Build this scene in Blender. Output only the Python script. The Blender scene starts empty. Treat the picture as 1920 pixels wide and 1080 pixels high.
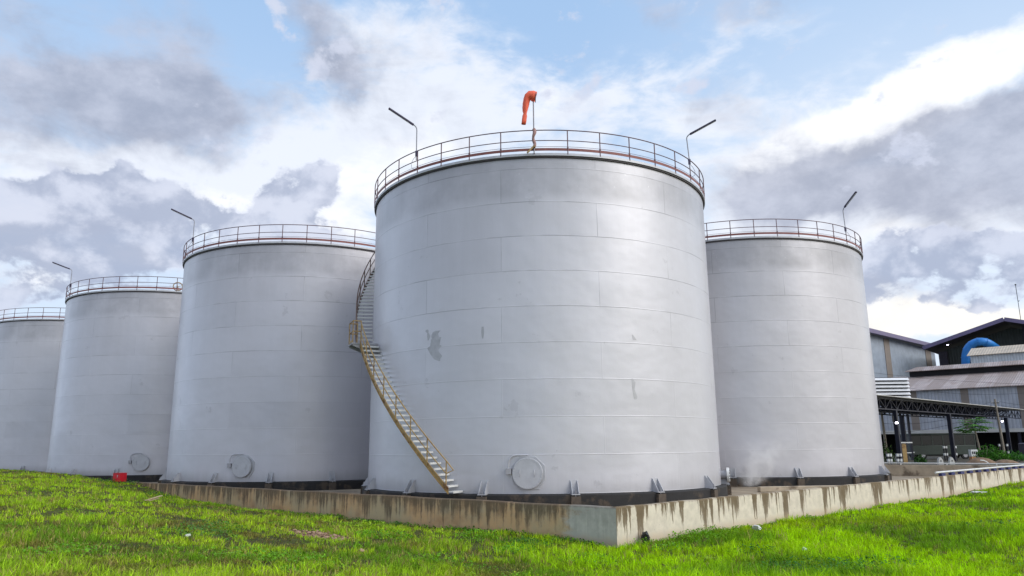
import bpy, math, random
import numpy as np
from mathutils import Vector, Matrix

random.seed(7)
RNG = np.random.default_rng(11)
PI = math.pi
scene = bpy.context.scene
COL = scene.collection

# ------------------------------------------------------------------ camera model
F_PX, PITCH, ROLL, CAM_H = 1393.1, math.radians(12.069), math.radians(-0.5251), 1.8209
_cp, _sp, _cr, _sr = math.cos(PITCH), math.sin(PITCH), math.cos(ROLL), math.sin(ROLL)
_F = np.array([0, _cp, _sp]); _X = np.array([1.0, 0, 0]); _Y = np.array([0, -_sp, _cp])
CAM_R = _cr * _X + _sr * _Y
CAM_U = -_sr * _X + _cr * _Y
CAM_P = np.array([0, 0, CAM_H])

def ray(x, y):
    return _F + CAM_R * (x - 960) / F_PX - CAM_U * (y - 540) / F_PX

def at(x, y, Y):                     # world point seen at photo pixel (x, y), Y metres ahead
    d = ray(x, y)
    return CAM_P + d * (Y / d[1])

def at_z(x, y, z):
    d = ray(x, y)
    return CAM_P + d * ((z - CAM_H) / d[2])

# ------------------------------------------------------------------ mesh builder
class MB:
    def __init__(s):
        s.v = []; s.f = []; s.m = []
    def add(s, vs, fs, mi=0):
        o = len(s.v)
        s.v.extend([tuple(map(float, p)) for p in vs])
        for f in fs:
            s.f.append(tuple(i + o for i in f)); s.m.append(mi)
    def hexa(s, p, mi=0):            # 8 points: bottom 4 ccw, top 4 ccw
        s.add(p, [(3, 2, 1, 0), (4, 5, 6, 7), (0, 1, 5, 4), (1, 2, 6, 5), (2, 3, 7, 6), (3, 0, 4, 7)], mi)
    def box(s, x0, y0, z0, x1, y1, z1, mi=0):
        s.hexa([(x0, y0, z0), (x1, y0, z0), (x1, y1, z0), (x0, y1, z0),
                (x0, y0, z1), (x1, y0, z1), (x1, y1, z1), (x0, y1, z1)], mi)
    def beam(s, a, b, w, h, up=(0, 0, 1), mi=0):   # rectangular bar from a to b
        a, b = Vector(a), Vector(b)
        d = (b - a).normalized(); up = Vector(up)
        if abs(d.dot(up)) > .98: up = Vector((1, 0, 0))
        r = d.cross(up).normalized(); u = r.cross(d).normalized()
        q = []
        for c in (a, b):
            for (i, j) in ((-1, -1), (1, -1), (1, 1), (-1, 1)):
                q.append(c + r * (i * w / 2) + u * (j * h / 2))
        s.add(q, [(0, 1, 2, 3), (7, 6, 5, 4), (1, 0, 4, 5), (2, 1, 5, 6), (3, 2, 6, 7), (0, 3, 7, 4)], mi)
    def tube(s, pts, r, n=8, cap=True, closed=False, mi=0):
        pts = [Vector(p) for p in pts]; k = len(pts)
        rs = r if isinstance(r, (list, tuple)) else [r] * k
        rings = []; prev = None
        for i in range(k):
            if closed: t = pts[(i + 1) % k] - pts[i - 1]
            else: t = pts[min(i + 1, k - 1)] - pts[max(i - 1, 0)]
            t.normalize()
            if prev is None:
                u = Vector((0, 0, 1)) if abs(t.z) < .9 else Vector((1, 0, 0))
            else: u = prev
            a = (u - t * u.dot(t)).normalized(); prev = a; b = t.cross(a)
            rings.append([pts[i] + (a * math.cos(2 * PI * j / n) + b * math.sin(2 * PI * j / n)) * rs[i] for j in range(n)])
        vs = [p for rg in rings for p in rg]; fs = []
        for i in range(k if closed else k - 1):
            i2 = (i + 1) % k
            for j in range(n):
                j2 = (j + 1) % n
                fs.append((i * n + j, i * n + j2, i2 * n + j2, i2 * n + j))
        if cap and not closed:
            fs.append(tuple(range(n - 1, -1, -1))); fs.append(tuple((k - 1) * n + j for j in range(n)))
        s.add(vs, fs, mi)
    def lathe(s, prof, n=48, mi=0, a0=0.0, a1=2 * PI):     # profile (r, z) around z
        full = abs(a1 - a0 - 2 * PI) < 1e-6
        m = n if full else n + 1; k = len(prof)
        vs = []
        for j in range(m):
            a = a0 + (a1 - a0) * j / n
            for (r, z) in prof: vs.append((r * math.sin(a), -r * math.cos(a), z))
        fs = []
        for j in range(n):
            j2 = (j + 1) % m
            for i in range(k - 1):
                fs.append((j * k + i, j2 * k + i, j2 * k + i + 1, j * k + i + 1))
        s.add(vs, fs, mi)
    def prism(s, poly, p0, e1, e2, ex, mi=0):   # polygon in plane p0+e1*a+e2*b, extruded by vector ex
        p0, e1, e2, ex = Vector(p0), Vector(e1), Vector(e2), Vector(ex)
        a = [p0 + e1 * u + e2 * v for u, v in poly]; b = [p + ex for p in a]; n = len(poly)
        fs = [tuple(range(n - 1, -1, -1)), tuple(range(n, 2 * n))]
        for i in range(n): fs.append((i, (i + 1) % n, n + (i + 1) % n, n + i))
        s.add(a + b, fs, mi)
    def mesh(s, name, mats, smooth=None, recalc=True):
        me = bpy.data.meshes.new(name)
        me.from_pydata(s.v, [], s.f)
        for m in (mats if isinstance(mats, (list, tuple)) else [mats]): me.materials.append(m)
        if any(s.m): me.polygons.foreach_set('material_index', s.m)
        if recalc:
            import bmesh
            bm = bmesh.new(); bm.from_mesh(me); bmesh.ops.recalc_face_normals(bm, faces=bm.faces); bm.to_mesh(me); bm.free()
        if smooth is not None:
            me.polygons.foreach_set('use_smooth', [True] * len(me.polygons))
            me.set_sharp_from_angle(angle=math.radians(smooth))
        me.update()
        return me
    def build(s, name, mats, parent=None, smooth=None, bevel=0, recalc=True):
        o = link(name, s.mesh(name, mats, smooth, recalc), parent)
        if bevel:
            b = o.modifiers.new('bevel', 'BEVEL'); b.width = bevel; b.segments = 2; b.limit_method = 'ANGLE'
        return o

def link(name, data, parent=None):
    o = bpy.data.objects.new(name, data); COL.objects.link(o)
    if parent is not None: o.parent = parent
    return o

def tag(o, label, cat, group=None, kind=None):
    if label: o['label'] = label
    if cat: o['category'] = cat
    if group: o['group'] = group
    if kind: o['kind'] = kind
    return o

def empty(name, label, cat, loc=(0, 0, 0), rz=0.0, group=None):
    o = link(name, None); o.location = loc; o.rotation_euler = (0, 0, rz)
    o.empty_display_size = .3
    return tag(o, label, cat, group)

def structure(o):
    o['kind'] = 'structure'; return o

def copy_part(o, parent):
    c = o.copy(); COL.objects.link(c); c.parent = parent
    for ch in list(o.children): copy_part(ch, c)
    return c

# ------------------------------------------------------------------ materials
class NT:
    def __init__(s, tree): s.t = tree; s.n = tree.nodes; s.l = tree.links
    def new(s, typ, **kw):
        nd = s.n.new(typ)
        for k, v in kw.items(): setattr(nd, k, v)
        return nd
    def put(s, sock, v):
        if v is None: return
        if hasattr(v, 'is_output') or isinstance(v, bpy.types.NodeSocket): s.l.new(v, sock)
        else:
            if sock.type in ('RGBA',) and len(v) == 3: v = (*v, 1)
            sock.default_value = v
    def m(s, op, a, b=None, c=None, clamp=False):
        nd = s.new('ShaderNodeMath', operation=op); nd.use_clamp = clamp
        for i, v in enumerate((a, b, c)): s.put(nd.inputs[i], v)
        return nd.outputs[0]
    def vm(s, op, a, b=None, out=0, scale=None):
        nd = s.new('ShaderNodeVectorMath', operation=op)
        s.put(nd.inputs[0], a); s.put(nd.inputs[1], b)
        if scale is not None: s.put(nd.inputs['Scale'], scale)
        return nd.outputs['Value'] if out == 'v' else nd.outputs[0]
    def mix(s, f, a, b, blend='MIX'):
        nd = s.new('ShaderNodeMix', data_type='RGBA', blend_type=blend)
        s.put(nd.inputs[0], f); s.put(nd.inputs[6], a); s.put(nd.inputs[7], b)
        return nd.outputs[2]
    def noise(s, vec, scale, detail=4, rough=.55, dist=0, dim='3D', out=0, w=None):
        nd = s.new('ShaderNodeTexNoise', noise_dimensions=dim)
        if vec is not None and dim != '1D': s.put(nd.inputs['Vector'], vec)
        if w is not None: s.put(nd.inputs['W'], w)
        for k, v in (('Scale', scale), ('Detail', detail), ('Roughness', rough), ('Distortion', dist)): s.put(nd.inputs[k], v)
        return nd.outputs[out]
    def ramp(s, f, stops, interp='LINEAR'):
        nd = s.new('ShaderNodeValToRGB'); nd.color_ramp.interpolation = interp
        e = nd.color_ramp.elements
        while len(e) < len(stops): e.new(.5)
        for i, (p, c) in enumerate(stops):
            e[i].position = p
            e[i].color = (c, c, c, 1) if isinstance(c, (int, float)) else (*c, 1)
        s.put(nd.inputs[0], f)
        return nd.outputs[0]
    def step(s, v, lo, hi, a=0.0, b=1.0):
        nd = s.new('ShaderNodeMapRange', interpolation_type='SMOOTHSTEP')
        for i, x in enumerate((v, lo, hi, a, b)): s.put(nd.inputs[i], x)
        return nd.outputs[0]
    def comb(s, x, y, z):
        nd = s.new('ShaderNodeCombineXYZ')
        for i, v in enumerate((x, y, z)): s.put(nd.inputs[i], v)
        return nd.outputs[0]
    def sep(s, v):
        nd = s.new('ShaderNodeSeparateXYZ'); s.put(nd.inputs[0], v); return nd.outputs
    def bump(s, h, strength=.3, dist=.02, normal=None):
        nd = s.new('ShaderNodeBump'); s.put(nd.inputs['Height'], h)
        nd.inputs['Strength'].default_value = strength; nd.inputs['Distance'].default_value = dist
        if normal is not None: s.put(nd.inputs['Normal'], normal)
        return nd.outputs[0]

def new_mat(name):
    mat = bpy.data.materials.new(name); mat.use_nodes = True
    nt = NT(mat.node_tree); nt.n.clear()
    out = nt.new('ShaderNodeOutputMaterial'); bs = nt.new('ShaderNodeBsdfPrincipled')
    nt.l.new(bs.outputs[0], out.inputs[0])
    return mat, nt, bs, out

def obj_co(nt): return nt.new('ShaderNodeTexCoord').outputs['Object']
def world_co(nt): return nt.new('ShaderNodeNewGeometry').outputs['Position']

def simple(name, col, rough=.6, metal=0, var=.15, scale=4, bump=.0, spec=.5, dirt=None):
    mat, nt, bs, out = new_mat(name)
    co = obj_co(nt); n = nt.noise(co, scale, 5, .6)
    dark = tuple(c * (1 - var) for c in col); lite = tuple(min(1, c * (1 + var)) for c in col)
    c = nt.ramp(n, [(.3, dark), (.7, lite)])
    if dirt:
        n2 = nt.noise(co, scale * .6, 6, .65)
        c = nt.mix(nt.step(n2, .52, .68), c, dirt)
    nt.put(bs.inputs['Base Color'], c)
    nt.put(bs.inputs['Roughness'], nt.ramp(n, [(.2, max(0, rough - .08)), (.8, min(1, rough + .08))]))
    bs.inputs['Metallic'].default_value = metal
    bs.inputs['Specular IOR Level'].default_value = spec
    if bump: nt.put(bs.inputs['Normal'], nt.bump(nt.noise(co, scale * 4, 4), bump, .02))
    return mat

COURSE = 1.51
TANK_R, TANK_H = 8.75, 14.213

def tank_material(name, base, phase, patches=()):
    mat, nt, bs, out = new_mat(name)
    co = obj_co(nt); s = nt.sep(co); x, y, z = s[0], s[1], s[2]
    phi = nt.m('ARCTAN2', x, nt.m('MULTIPLY', y, -1))                # 0 faces the front
    arc = nt.m('MULTIPLY', phi, TANK_R)
    zc = nt.m('DIVIDE', z, COURSE)
    row = nt.m('FLOOR', zc)
    fz = nt.m('FRACT', zc)
    odd = nt.m('FLOORED_MODULO', row, 2)
    a = nt.m('ADD', nt.m('DIVIDE', phi, 2 * PI / 7), nt.m('ADD', nt.m('MULTIPLY', odd, .47), phase))
    plate = nt.m('FLOOR', a); fa = nt.m('FRACT', a)
    wob = nt.m('MULTIPLY', nt.m('SUBTRACT', nt.noise(co, .9, 2), .5), .02)
    dz = nt.m('MULTIPLY', nt.m('ABSOLUTE', nt.m('SUBTRACT', nt.m('FRACT', nt.m('ADD', nt.m('ADD', zc, .5), wob)), .5)), COURSE)
    da = nt.m('MULTIPLY', nt.m('ABSOLUTE', nt.m('SUBTRACT', nt.m('FRACT', nt.m('ADD', a, .5)), .5)), TANK_R * 2 * PI / 7)
    lz = nt.step(dz, .008, .028, 1, 0); la = nt.step(da, .006, .024, 1, 0)
    seam = nt.m('MAXIMUM', lz, la)
    wear = nt.step(nt.noise(co, .55, 3), .38, .62, .15, 1.0)          # seams fade in and out
    up = nt.step(z, 2.0, 10.0)                                       # upper seams hold dirt, lower are painted over
    # paint tone
    wn = nt.new('ShaderNodeTexWhiteNoise', noise_dimensions='2D')
    nt.put(wn.inputs['Vector'], nt.comb(row, plate, 0))
    pv = nt.m('MULTIPLY', nt.m('SUBTRACT', wn.outputs[0], .5), .07)
    blot = nt.m('MULTIPLY', nt.m('SUBTRACT', nt.noise(nt.comb(arc, nt.m('MULTIPLY', z, .8), phase * 9), .22, 5, .6), .5), .22)
    streak = nt.noise(nt.comb(nt.m('MULTIPLY', arc, 1.6), nt.m('MULTIPLY', z, .11), phase * 5), 1.0, 5, .62)
    sv = nt.m('MULTIPLY', nt.m('SUBTRACT', streak, .5), nt.step(z, 6, 14, .07, .17))
    fine = nt.m('MULTIPLY', nt.m('SUBTRACT', nt.noise(nt.comb(nt.m('MULTIPLY', arc, 9), z, 0), 1.4, 3, .6), .5), .045)
    band = nt.m('MULTIPLY', nt.m('MULTIPLY', nt.step(z, 11.9, 12.6), nt.step(nt.noise(nt.comb(arc, z, 3), .35, 5, .6), .3, .6, .3, 1.0)), -.27)
    tone = nt.m('ADD', nt.m('ADD', nt.m('ADD', nt.m('ADD', nt.m('ADD', 1.0, pv), blot), sv), fine), band)
    col = nt.vm('SCALE', base, scale=tone)
    # a scatter of old patched paint
    pn = nt.noise(nt.comb(arc, z, phase * 3), .8, 6, .66)
    pm = nt.m('MULTIPLY', nt.step(pn, .655, .675), .35)
    col = nt.mix(pm, col, tuple(c * .68 for c in base))
    # pale scratches near the top
    sc = nt.noise(nt.comb(arc, nt.m('MULTIPLY', z, 1.3), 7.7), 2.2, 5, .7, 1.2)
    scm = nt.m('MULTIPLY', nt.step(sc, .66, .70), nt.m('MULTIPLY', nt.step(z, 11.0, 12.2), .35))
    col = nt.mix(scm, col, (.75, .75, .75))
    # grime at the foot
    gr = nt.m('MULTIPLY', nt.step(nt.m('ADD', z, nt.m('MULTIPLY', nt.noise(nt.comb(arc, 0, 0), 1.2, 5, .7), -1.0)), -.55, .25, 1, 0), .35)
    col = nt.mix(gr, col, (.25, .25, .24))
    seamcol = nt.mix(up, tuple(min(1, c * 1.10) for c in base), (.14, .14, .15))
    col = nt.mix(nt.m('MULTIPLY', nt.m('MULTIPLY', seam, wear), .5), col, seamcol)
    nt.put(bs.inputs['Base Color'], col)
    bs.inputs['Metallic'].default_value = .33
    rg = nt.m('ADD', .49, nt.m('MULTIPLY', nt.m('SUBTRACT', nt.noise(co, .7, 4, .6), .5), .16))
    nt.put(bs.inputs['Roughness'], rg)
    bs.inputs['Coat Weight'].default_value = .48; bs.inputs['Coat Roughness'].default_value = .28; bs.inputs['Coat IOR'].default_value = 1.55
    # plates are never quite flat
    dent = nt.noise(nt.comb(arc, nt.m('MULTIPLY', z, 1.2), phase * 4), .33, 3, .5)
    b1 = nt.bump(dent, .55, .16)
    b2 = nt.bump(nt.m('MULTIPLY', seam, 1.0), .35, .012, b1)
    b3 = nt.bump(nt.noise(co, 26, 3), .12, .004, b2)
    nt.put(bs.inputs['Normal'], b3)
    return mat

def wall_material(name, pale, stain, length_scale, left=False):
    # object space: x along the wall, z = 0 at the top
    mat, nt, bs, out = new_mat(name)
    co = obj_co(nt); s = nt.sep(co); x, y, z = s[0], s[1], s[2]
    d = nt.m('MULTIPLY', z, -1)
    mott = nt.noise(co, 3.0, 6, .62)
    col = nt.mix(nt.step(mott, .3, .72), tuple(c * .86 for c in pale), tuple(min(1, c * 1.08) for c in pale))
    xw = nt.m('ADD', x, nt.m('MULTIPLY', nt.m('SUBTRACT', nt.noise(nt.comb(x, 0, nt.m('MULTIPLY', d, 2.0)), 3.0, 3), .5), .08))
    n1 = nt.noise(None, 1.3, 3, .6, dim='1D', w=xw)
    n2 = nt.noise(None, 4.6, 3, .7, dim='1D', w=nt.m('ADD', xw, 31.0))
    ln = nt.m('ADD', nt.m('MULTIPLY', nt.m('SUBTRACT', n1, .5), 3.2), nt.m('MULTIPLY', nt.m('SUBTRACT', n2, .46), 4.2))
    if left:
        clean = nt.step(nt.m('ADD', x, nt.m('MULTIPLY', nt.m('SUBTRACT', nt.noise(nt.comb(x, 0, nt.m('MULTIPLY', d, 1.6)), 1.6, 5, .65), .5), 2.6)), 1.4, 2.3, 0, 1)                           # the last stretch by the corner is newer
        ln = nt.m('MULTIPLY', nt.m('ADD', ln, .75), length_scale)
        drip = nt.step(nt.m('SUBTRACT', nt.m('ADD', ln, nt.m('MULTIPLY', nt.m('SUBTRACT', nt.noise(co, 2.2, 5, .65), .5), 1.1)), d), -.3, .4)
        drip = nt.m('MULTIPLY', drip, nt.m('ADD', .2, nt.m('MULTIPLY', clean, .62)))
        soil = nt.mix(nt.step(nt.noise(co, .5, 4, .6), .4, .65), (.62, .39, .205), (.50, .385, .235))
        col = nt.mix(clean, col, soil)
        col = nt.mix(nt.m('MULTIPLY', nt.step(mott, .45, .8), nt.m('MULTIPLY', clean, .5)), col, (.42, .36, .27))
        rust = nt.m('MULTIPLY', nt.step(nt.noise(co, .8, 4), .55, .7), nt.m('MULTIPLY', nt.step(d, .3, .9), clean))
        col = nt.mix(nt.m('MULTIPLY', rust, .6), col, (.34, .18, .09))
    else:
        n3 = nt.noise(None, .75, 3, .6, dim='1D', w=nt.m('ADD', xw, 77.0))
        ln = nt.m('ADD', ln, nt.m('MULTIPLY', nt.m('SUBTRACT', n3, .53), 7.0))
        ln = nt.m('MULTIPLY', nt.m('ADD', ln, .16), length_scale)
        drip = nt.step(nt.m('SUBTRACT', ln, d), -.02, .05)
        drip = nt.m('MULTIPLY', drip, nt.step(nt.m('DIVIDE', d, nt.m('MAXIMUM', ln, .05)), .2, 1.0, .95, .78))
    rough_edge = nt.noise(nt.comb(nt.m('MULTIPLY', x, 6), y, nt.m('MULTIPLY', z, .9)), 2.2, 5, .7)
    drip = nt.m('MULTIPLY', drip, nt.step(rough_edge, .30, .48, .45, 1.0))
    col = nt.mix(drip, col, nt.mix(nt.noise(co, 5, 4), tuple(c * .75 for c in stain), tuple(c * 1.5 for c in stain)))
    lip = nt.m('MULTIPLY', nt.step(nt.m('ADD', d, nt.m('MULTIPLY', mott, .08)), .05, .11, 1, 0), .55)
    col = nt.mix(lip, col, tuple(c * 1.25 for c in stain))
    base = nt.m('MULTIPLY', nt.step(nt.m('ADD', d, nt.m('MULTIPLY', nt.m('SUBTRACT', mott, .5), .5)), .75, 1.1), .55)
    col = nt.mix(base, col, (.47, .34, .22) if not left else (.36, .24, .14))
    pit = nt.step(nt.noise(co, 11, 2, .5), .70, .74)
    col = nt.mix(nt.m('MULTIPLY', pit, .6), col, (.08, .07, .06))
    nt.put(bs.inputs['Base Color'], col)
    bs.inputs['Roughness'].default_value = .88; bs.inputs['Specular IOR Level'].default_value = .25
    nt.put(bs.inputs['Normal'], nt.bump(nt.noise(co, 14, 6, .65), .35, .015))
    return mat

def corrugated(name, col, pitch=.25, axis=0, rough=.5, metal=.2, rust=None, rust_amt=.4, strips=None):
    mat, nt, bs, out = new_mat(name)
    co = obj_co(nt); s = nt.sep(co); u = s[axis]
    w = nt.m('SINE', nt.m('MULTIPLY', u, 2 * PI / pitch))
    n = nt.noise(co, .6, 5, .6)
    stre = nt.noise(nt.comb(nt.m('MULTIPLY', s[0], 1.3), nt.m('MULTIPLY', s[1], .2), nt.m('MULTIPLY', s[2], .12)), 1.2, 5, .65)
    c = nt.mix(nt.step(n, .3, .7), tuple(k * .85 for k in col), tuple(min(1, k * 1.12) for k in col))
    c = nt.mix(nt.m('MULTIPLY', nt.step(w, -.2, -.9), .35), c, tuple(k * .45 for k in col))
    if rust: c = nt.mix(nt.m('MULTIPLY', nt.step(stre, .45, .7), rust_amt), c, rust)
    if strips:
        wn = nt.new('ShaderNodeTexWhiteNoise', noise_dimensions='1D')
        nt.put(wn.inputs['W'], nt.m('FLOOR', nt.m('DIVIDE', u, strips[0])))
        c = nt.mix(nt.m('MULTIPLY', nt.m('GREATER_THAN', wn.outputs[0], .7), .6), c, strips[1])
    nt.put(bs.inputs['Base Color'], c)
    bs.inputs['Roughness'].default_value = rough; bs.inputs['Metallic'].default_value = metal
    nt.put(bs.inputs['Normal'], nt.bump(w, .6, .04))
    return mat

M = {}
M['tank'] = tank_material('aluminium_paint', (.545, .54, .575), .205)
M['tank_b'] = tank_material('aluminium_paint_b', (.54, .53, .565), .61)
M['tank_c'] = tank_material('aluminium_paint_c', (.545, .535, .57), .37)
M['tank_d'] = tank_material('aluminium_paint_d', (.55, .54, .57), .83)
M['tank_e'] = tank_material('aluminium_paint_e', (.52, .51, .54), .12)
M['silver'] = simple('silver_fitting', (.47, .475, .50), .5, .3, .1, 3)
M['silver_dark'] = simple('plate_and_crevice_shade', (.34, .34, .36), .55, .3, .12, 3)
M['patch'] = simple('old_primer', (.42, .42, .44), .5, .33, .15, 4)
M['rim_dark'] = simple('painted_rim_shadow', (.06, .05, .055), .7, 0, .3, 6)  # near-black colour imitating the shadow line below the rim; also on box feet
M['rail'] = simple('railing_paint', (.13, .068, .078), .5, .2, .25, 8)
M['toe'] = simple('red_oxide', (.23, .085, .075), .6, .1, .25, 6)
M['ochre'] = simple('yellow_ochre_paint', (.36, .235, .085), .5, .1, .25, 5, dirt=(.16, .075, .03))
M['brownrail'] = simple('brown_handrail', (.13, .075, .05), .55, .1, .3, 6)
M['tread'] = simple('grating_tread', (.62, .62, .60), .6, .1, .1, 4)
M['soot'] = simple('bitumen_concrete', (.018, .017, .017), .8, 0, .4, 2.2, .4, dirt=(.075, .055, .038))
M['pilaster'] = simple('bare_concrete_block', (.085, .066, .05), .85, 0, .35, 3, .3, dirt=(.26, .19, .12))
M['concrete'] = simple('old_concrete', (.42, .345, .25), .9, 0, .2, 1.5, .3, dirt=(.17, .13, .09))
M['floor'] = simple('dirty_slab', (.27, .215, .15), .9, 0, .3, .6, .3, dirt=(.13, .095, .065))
M['wallR'] = wall_material('stained_render', (.67, .60, .49), (.125, .088, .048), .85)
M['wallL'] = wall_material('grimy_render', (.52, .50, .44), (.085, .062, .042), .48, left=True)
M['lamp'] = simple('lamp_violet', (.045, .035, .075), .5, .1, .2, 8)
M['pole'] = simple('galvanised', (.26, .26, .28), .5, .5, .15, 6)
M['orange'] = simple('windsock_nylon', (.86, .14, .07), .7, 0, .1, 3)
M['cloth'] = simple('faded_cloth', (.34, .20, .18), .8, 0, .2, 6)
M['red'] = simple('red_paint', (.52, .006, .018), .4, 0, .06, 2)
M['blackbag'] = simple('black_polythene', (.014, .014, .017), .35, 0, .4, 8)
M['whitelit'] = simple('white_plastic', (.68, .69, .68), .5, 0, .1, 6)
M['wood'] = simple('weathered_wood', (.42, .32, .20), .8, 0, .25, 5)
M['tarp'] = simple('orange_board', (.52, .24, .13), .7, 0, .15, 3)
M['whitepipe'] = simple('white_pipe', (.66, .66, .64), .5, .1, .08, 4)
M['blue'] = simple('navy_block', (.018, .022, .12), .6, 0, .2, 6)
M['steelblue'] = simple('dark_blue_steel', (.009, .011, .026), .45, .2, .25, 3)
M['duct'] = simple('blue_duct', (.012, .17, .50), .45, .1, .15, .8)
M['greywall'] = corrugated('grey_cladding', (.33, .38, .45), .6, 0, .5, .15)
M['whitewall'] = corrugated('pale_cladding', (.40, .42, .47), .5, 0, .5, .15, (.30, .28, .27), .3)
M['palewall'] = corrugated('white_cladding', (.56, .60, .63), .5, 0, .5, .1)
M['rustroof'] = corrugated('weathered_roof', (.40, .33, .31), .35, 0, .6, .1, (.22, .14, .11), .55, (2.4, (.24, .18, .15)))
M['beigeroof'] = corrugated('beige_roof', (.52, .43, .33), .5, 0, .6, .1)
M['purple'] = simple('violet_fascia', (.14, .115, .21), .5, .1, .2, .5)
M['darksoffit'] = simple('dark_soffit', (.035, .03, .045), .7, 0, .2, .4)
M['darkwall'] = corrugated('dark_green_cladding', (.035, .045, .04), .6, 0, .6, .1, (.02, .02, .02), .5)
M['brownstrip'] = simple('brown_panel', (.215, .18, .155), .7, 0, .12, .8)
M['blackin'] = simple('painted_interior_shade', (.012, .012, .014), .9, 0, .3, .5)  # near-black, so the shade of open interiors is in the colour
M['fascia'] = simple('pale_flashing', (.5, .49, .46), .6, 0, .1, 1)
M['louvre'] = simple('white_louvre', (.70, .70, .71), .5, .05, .06, 1)
M['busgreen'] = simple('dull_green_paint', (.032, .048, .038), .45, .1, .2, 1.5)
M['glass'] = simple('dark_glass', (.006, .008, .009), .3, 0, .2, 1)
M['rubber'] = simple('tyre_rubber', (.015, .015, .015), .85, 0, .3, 6)
M['crate'] = simple('orange_crate', (.50, .25, .11), .7, 0, .15, 3)
M['bark'] = simple('pale_bark', (.22, .19, .15), .85, 0, .25, 5, .3)
M['soil'] = simple('brown_soil', (.16, .105, .065), .95, 0, .35, 3, .5, dirt=(.24, .15, .09))
M['stone'] = simple('buff_stone', (.36, .235, .15), .9, 0, .25, 5, .3)
M['wire'] = simple('black_wire', (.02, .02, .022), .6, 0, .1, 3)

def emission(name, col, st):
    mat, nt, bs, out = new_mat(name)
    bs.inputs['Base Color'].default_value = (*col, 1)
    bs.inputs['Emission Color'].default_value = (*col, 1); bs.inputs['Emission Strength'].default_value = st
    return mat
M['lit'] = emission('lit_lamp', (.85, .82, 1.0), 9.0)

def leaf_material(name, rough=.55, trans=.35):
    mat, nt, bs, out = new_mat(name)
    at_ = nt.new('ShaderNodeAttribute', attribute_name='tint')
    nt.put(bs.inputs['Base Color'], at_.outputs['Color'])
    bs.inputs['Roughness'].default_value = rough; bs.inputs['Specular IOR Level'].default_value = .12
    tr = nt.new('ShaderNodeBsdfTranslucent')
    nt.put(tr.inputs[0], nt.mix(1.0, at_.outputs['Color'], (1.25, 1.2, .55), 'MULTIPLY'))
    mx = nt.new('ShaderNodeMixShader'); mx.inputs[0].default_value = trans
    nt.l.new(bs.outputs[0], mx.inputs[1]); nt.l.new(tr.outputs[0], mx.inputs[2]); nt.l.new(mx.outputs[0], out.inputs[0])
    return mat
M['grass'] = leaf_material('grass_blade')
M['leaf'] = leaf_material('broad_leaf', .45, .3)

# ------------------------------------------------------------------ tanks
def P(r, phi_deg, z):
    a = math.radians(phi_deg); return (r * math.sin(a), -r * math.cos(a), z)

def ring_pts(r, z, n=160, a0=0, a1=360):
    full = abs(a1 - a0 - 360) < 1e-6
    return [P(r, a0 + (a1 - a0) * i / n, z) for i in range(n if full else n + 1)]

def shell_mesh(patches=()):
    mb = MB()
    zs = [0] + [COURSE * k for k in range(1, 10)] + [TANK_H]
    mb.lathe([(TANK_R, z) for z in zs], 144)
    for rows in patches:                                     # (z, phi0, phi1) rows: old primer showing
        k = 6; vs = []
        for (z, p0, p1) in rows:
            for i in range(k + 1): vs.append(P(TANK_R + .003, p0 + (p1 - p0) * i / k, z))
        fs = [(r * (k + 1) + i, r * (k + 1) + i + 1, (r + 1) * (k + 1) + i + 1, (r + 1) * (k + 1) + i)
              for r in range(len(rows) - 1) for i in range(k)]
        mb.add(vs, fs, 1)
    return mb

roof_mb = MB(); roof_mb.lathe([(TANK_R + .05, TANK_H + .02), (6, TANK_H + .16), (3, TANK_H + .3), (.01, TANK_H + .42)], 96)
ME_ROOF = roof_mb.mesh('roof', M['silver'], 40)
mb = MB(); mb.lathe([(TANK_R + .004, TANK_H - .11), (TANK_R + .11, TANK_H - .09), (TANK_R + .11, TANK_H + .02), (TANK_R - .04, TANK_H + .04)], 144)
mb.lathe([(TANK_R + .004, TANK_H - .17), (TANK_R + .07, TANK_H - .165), (TANK_R + .07, TANK_H - .115), (TANK_R + .005, TANK_H - .112)], 144, 1)  # dark band painted in as the shadow under the ring
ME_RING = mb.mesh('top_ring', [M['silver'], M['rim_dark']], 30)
mb = MB(); mb.lathe([(TANK_R + .28, -.62), (TANK_R + .27, -.06), (TANK_R + .22, -.015), (TANK_R - .1, -.01)], 96)
ME_FOUND = mb.mesh('foundation', M['soot'], 30)
mb = MB(); mb.box(-.19, -TANK_R - .44, -.62, .19, -TANK_R - .22, -.09)
ME_PIL = mb.mesh('pilaster', M['pilaster'])
mb = MB()
for sx in (-.13, .13):                                       # anchor chair: two gussets, a back pad and a foot plate
    mb.prism([(0, 0), (.36, 0), (.36, .05), (.05, .5), (0, .5)], (sx - .009, -TANK_R + .01, .0), (0, -1, 0), (0, 0, 1), (.018, 0, 0))
mb.box(-.17, -TANK_R - .016, .02, .17, -TANK_R + .02, .52)
mb.box(-.17, -TANK_R - .40, -.035, .17, -TANK_R - .012, -.004)
ME_BRACKET = mb.mesh('anchor_bracket', M['silver'])
mb = MB(); mb.tube([(0, -TANK_R - .33, -.3), (0, -TANK_R - .33, .16)], .022, 8); mb.tube([(0, -TANK_R - .33, .02), (0, -TANK_R - .33, .07)], .045, 6)
ME_BOLT = mb.mesh('anchor_bolt', M['pole'])

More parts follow.
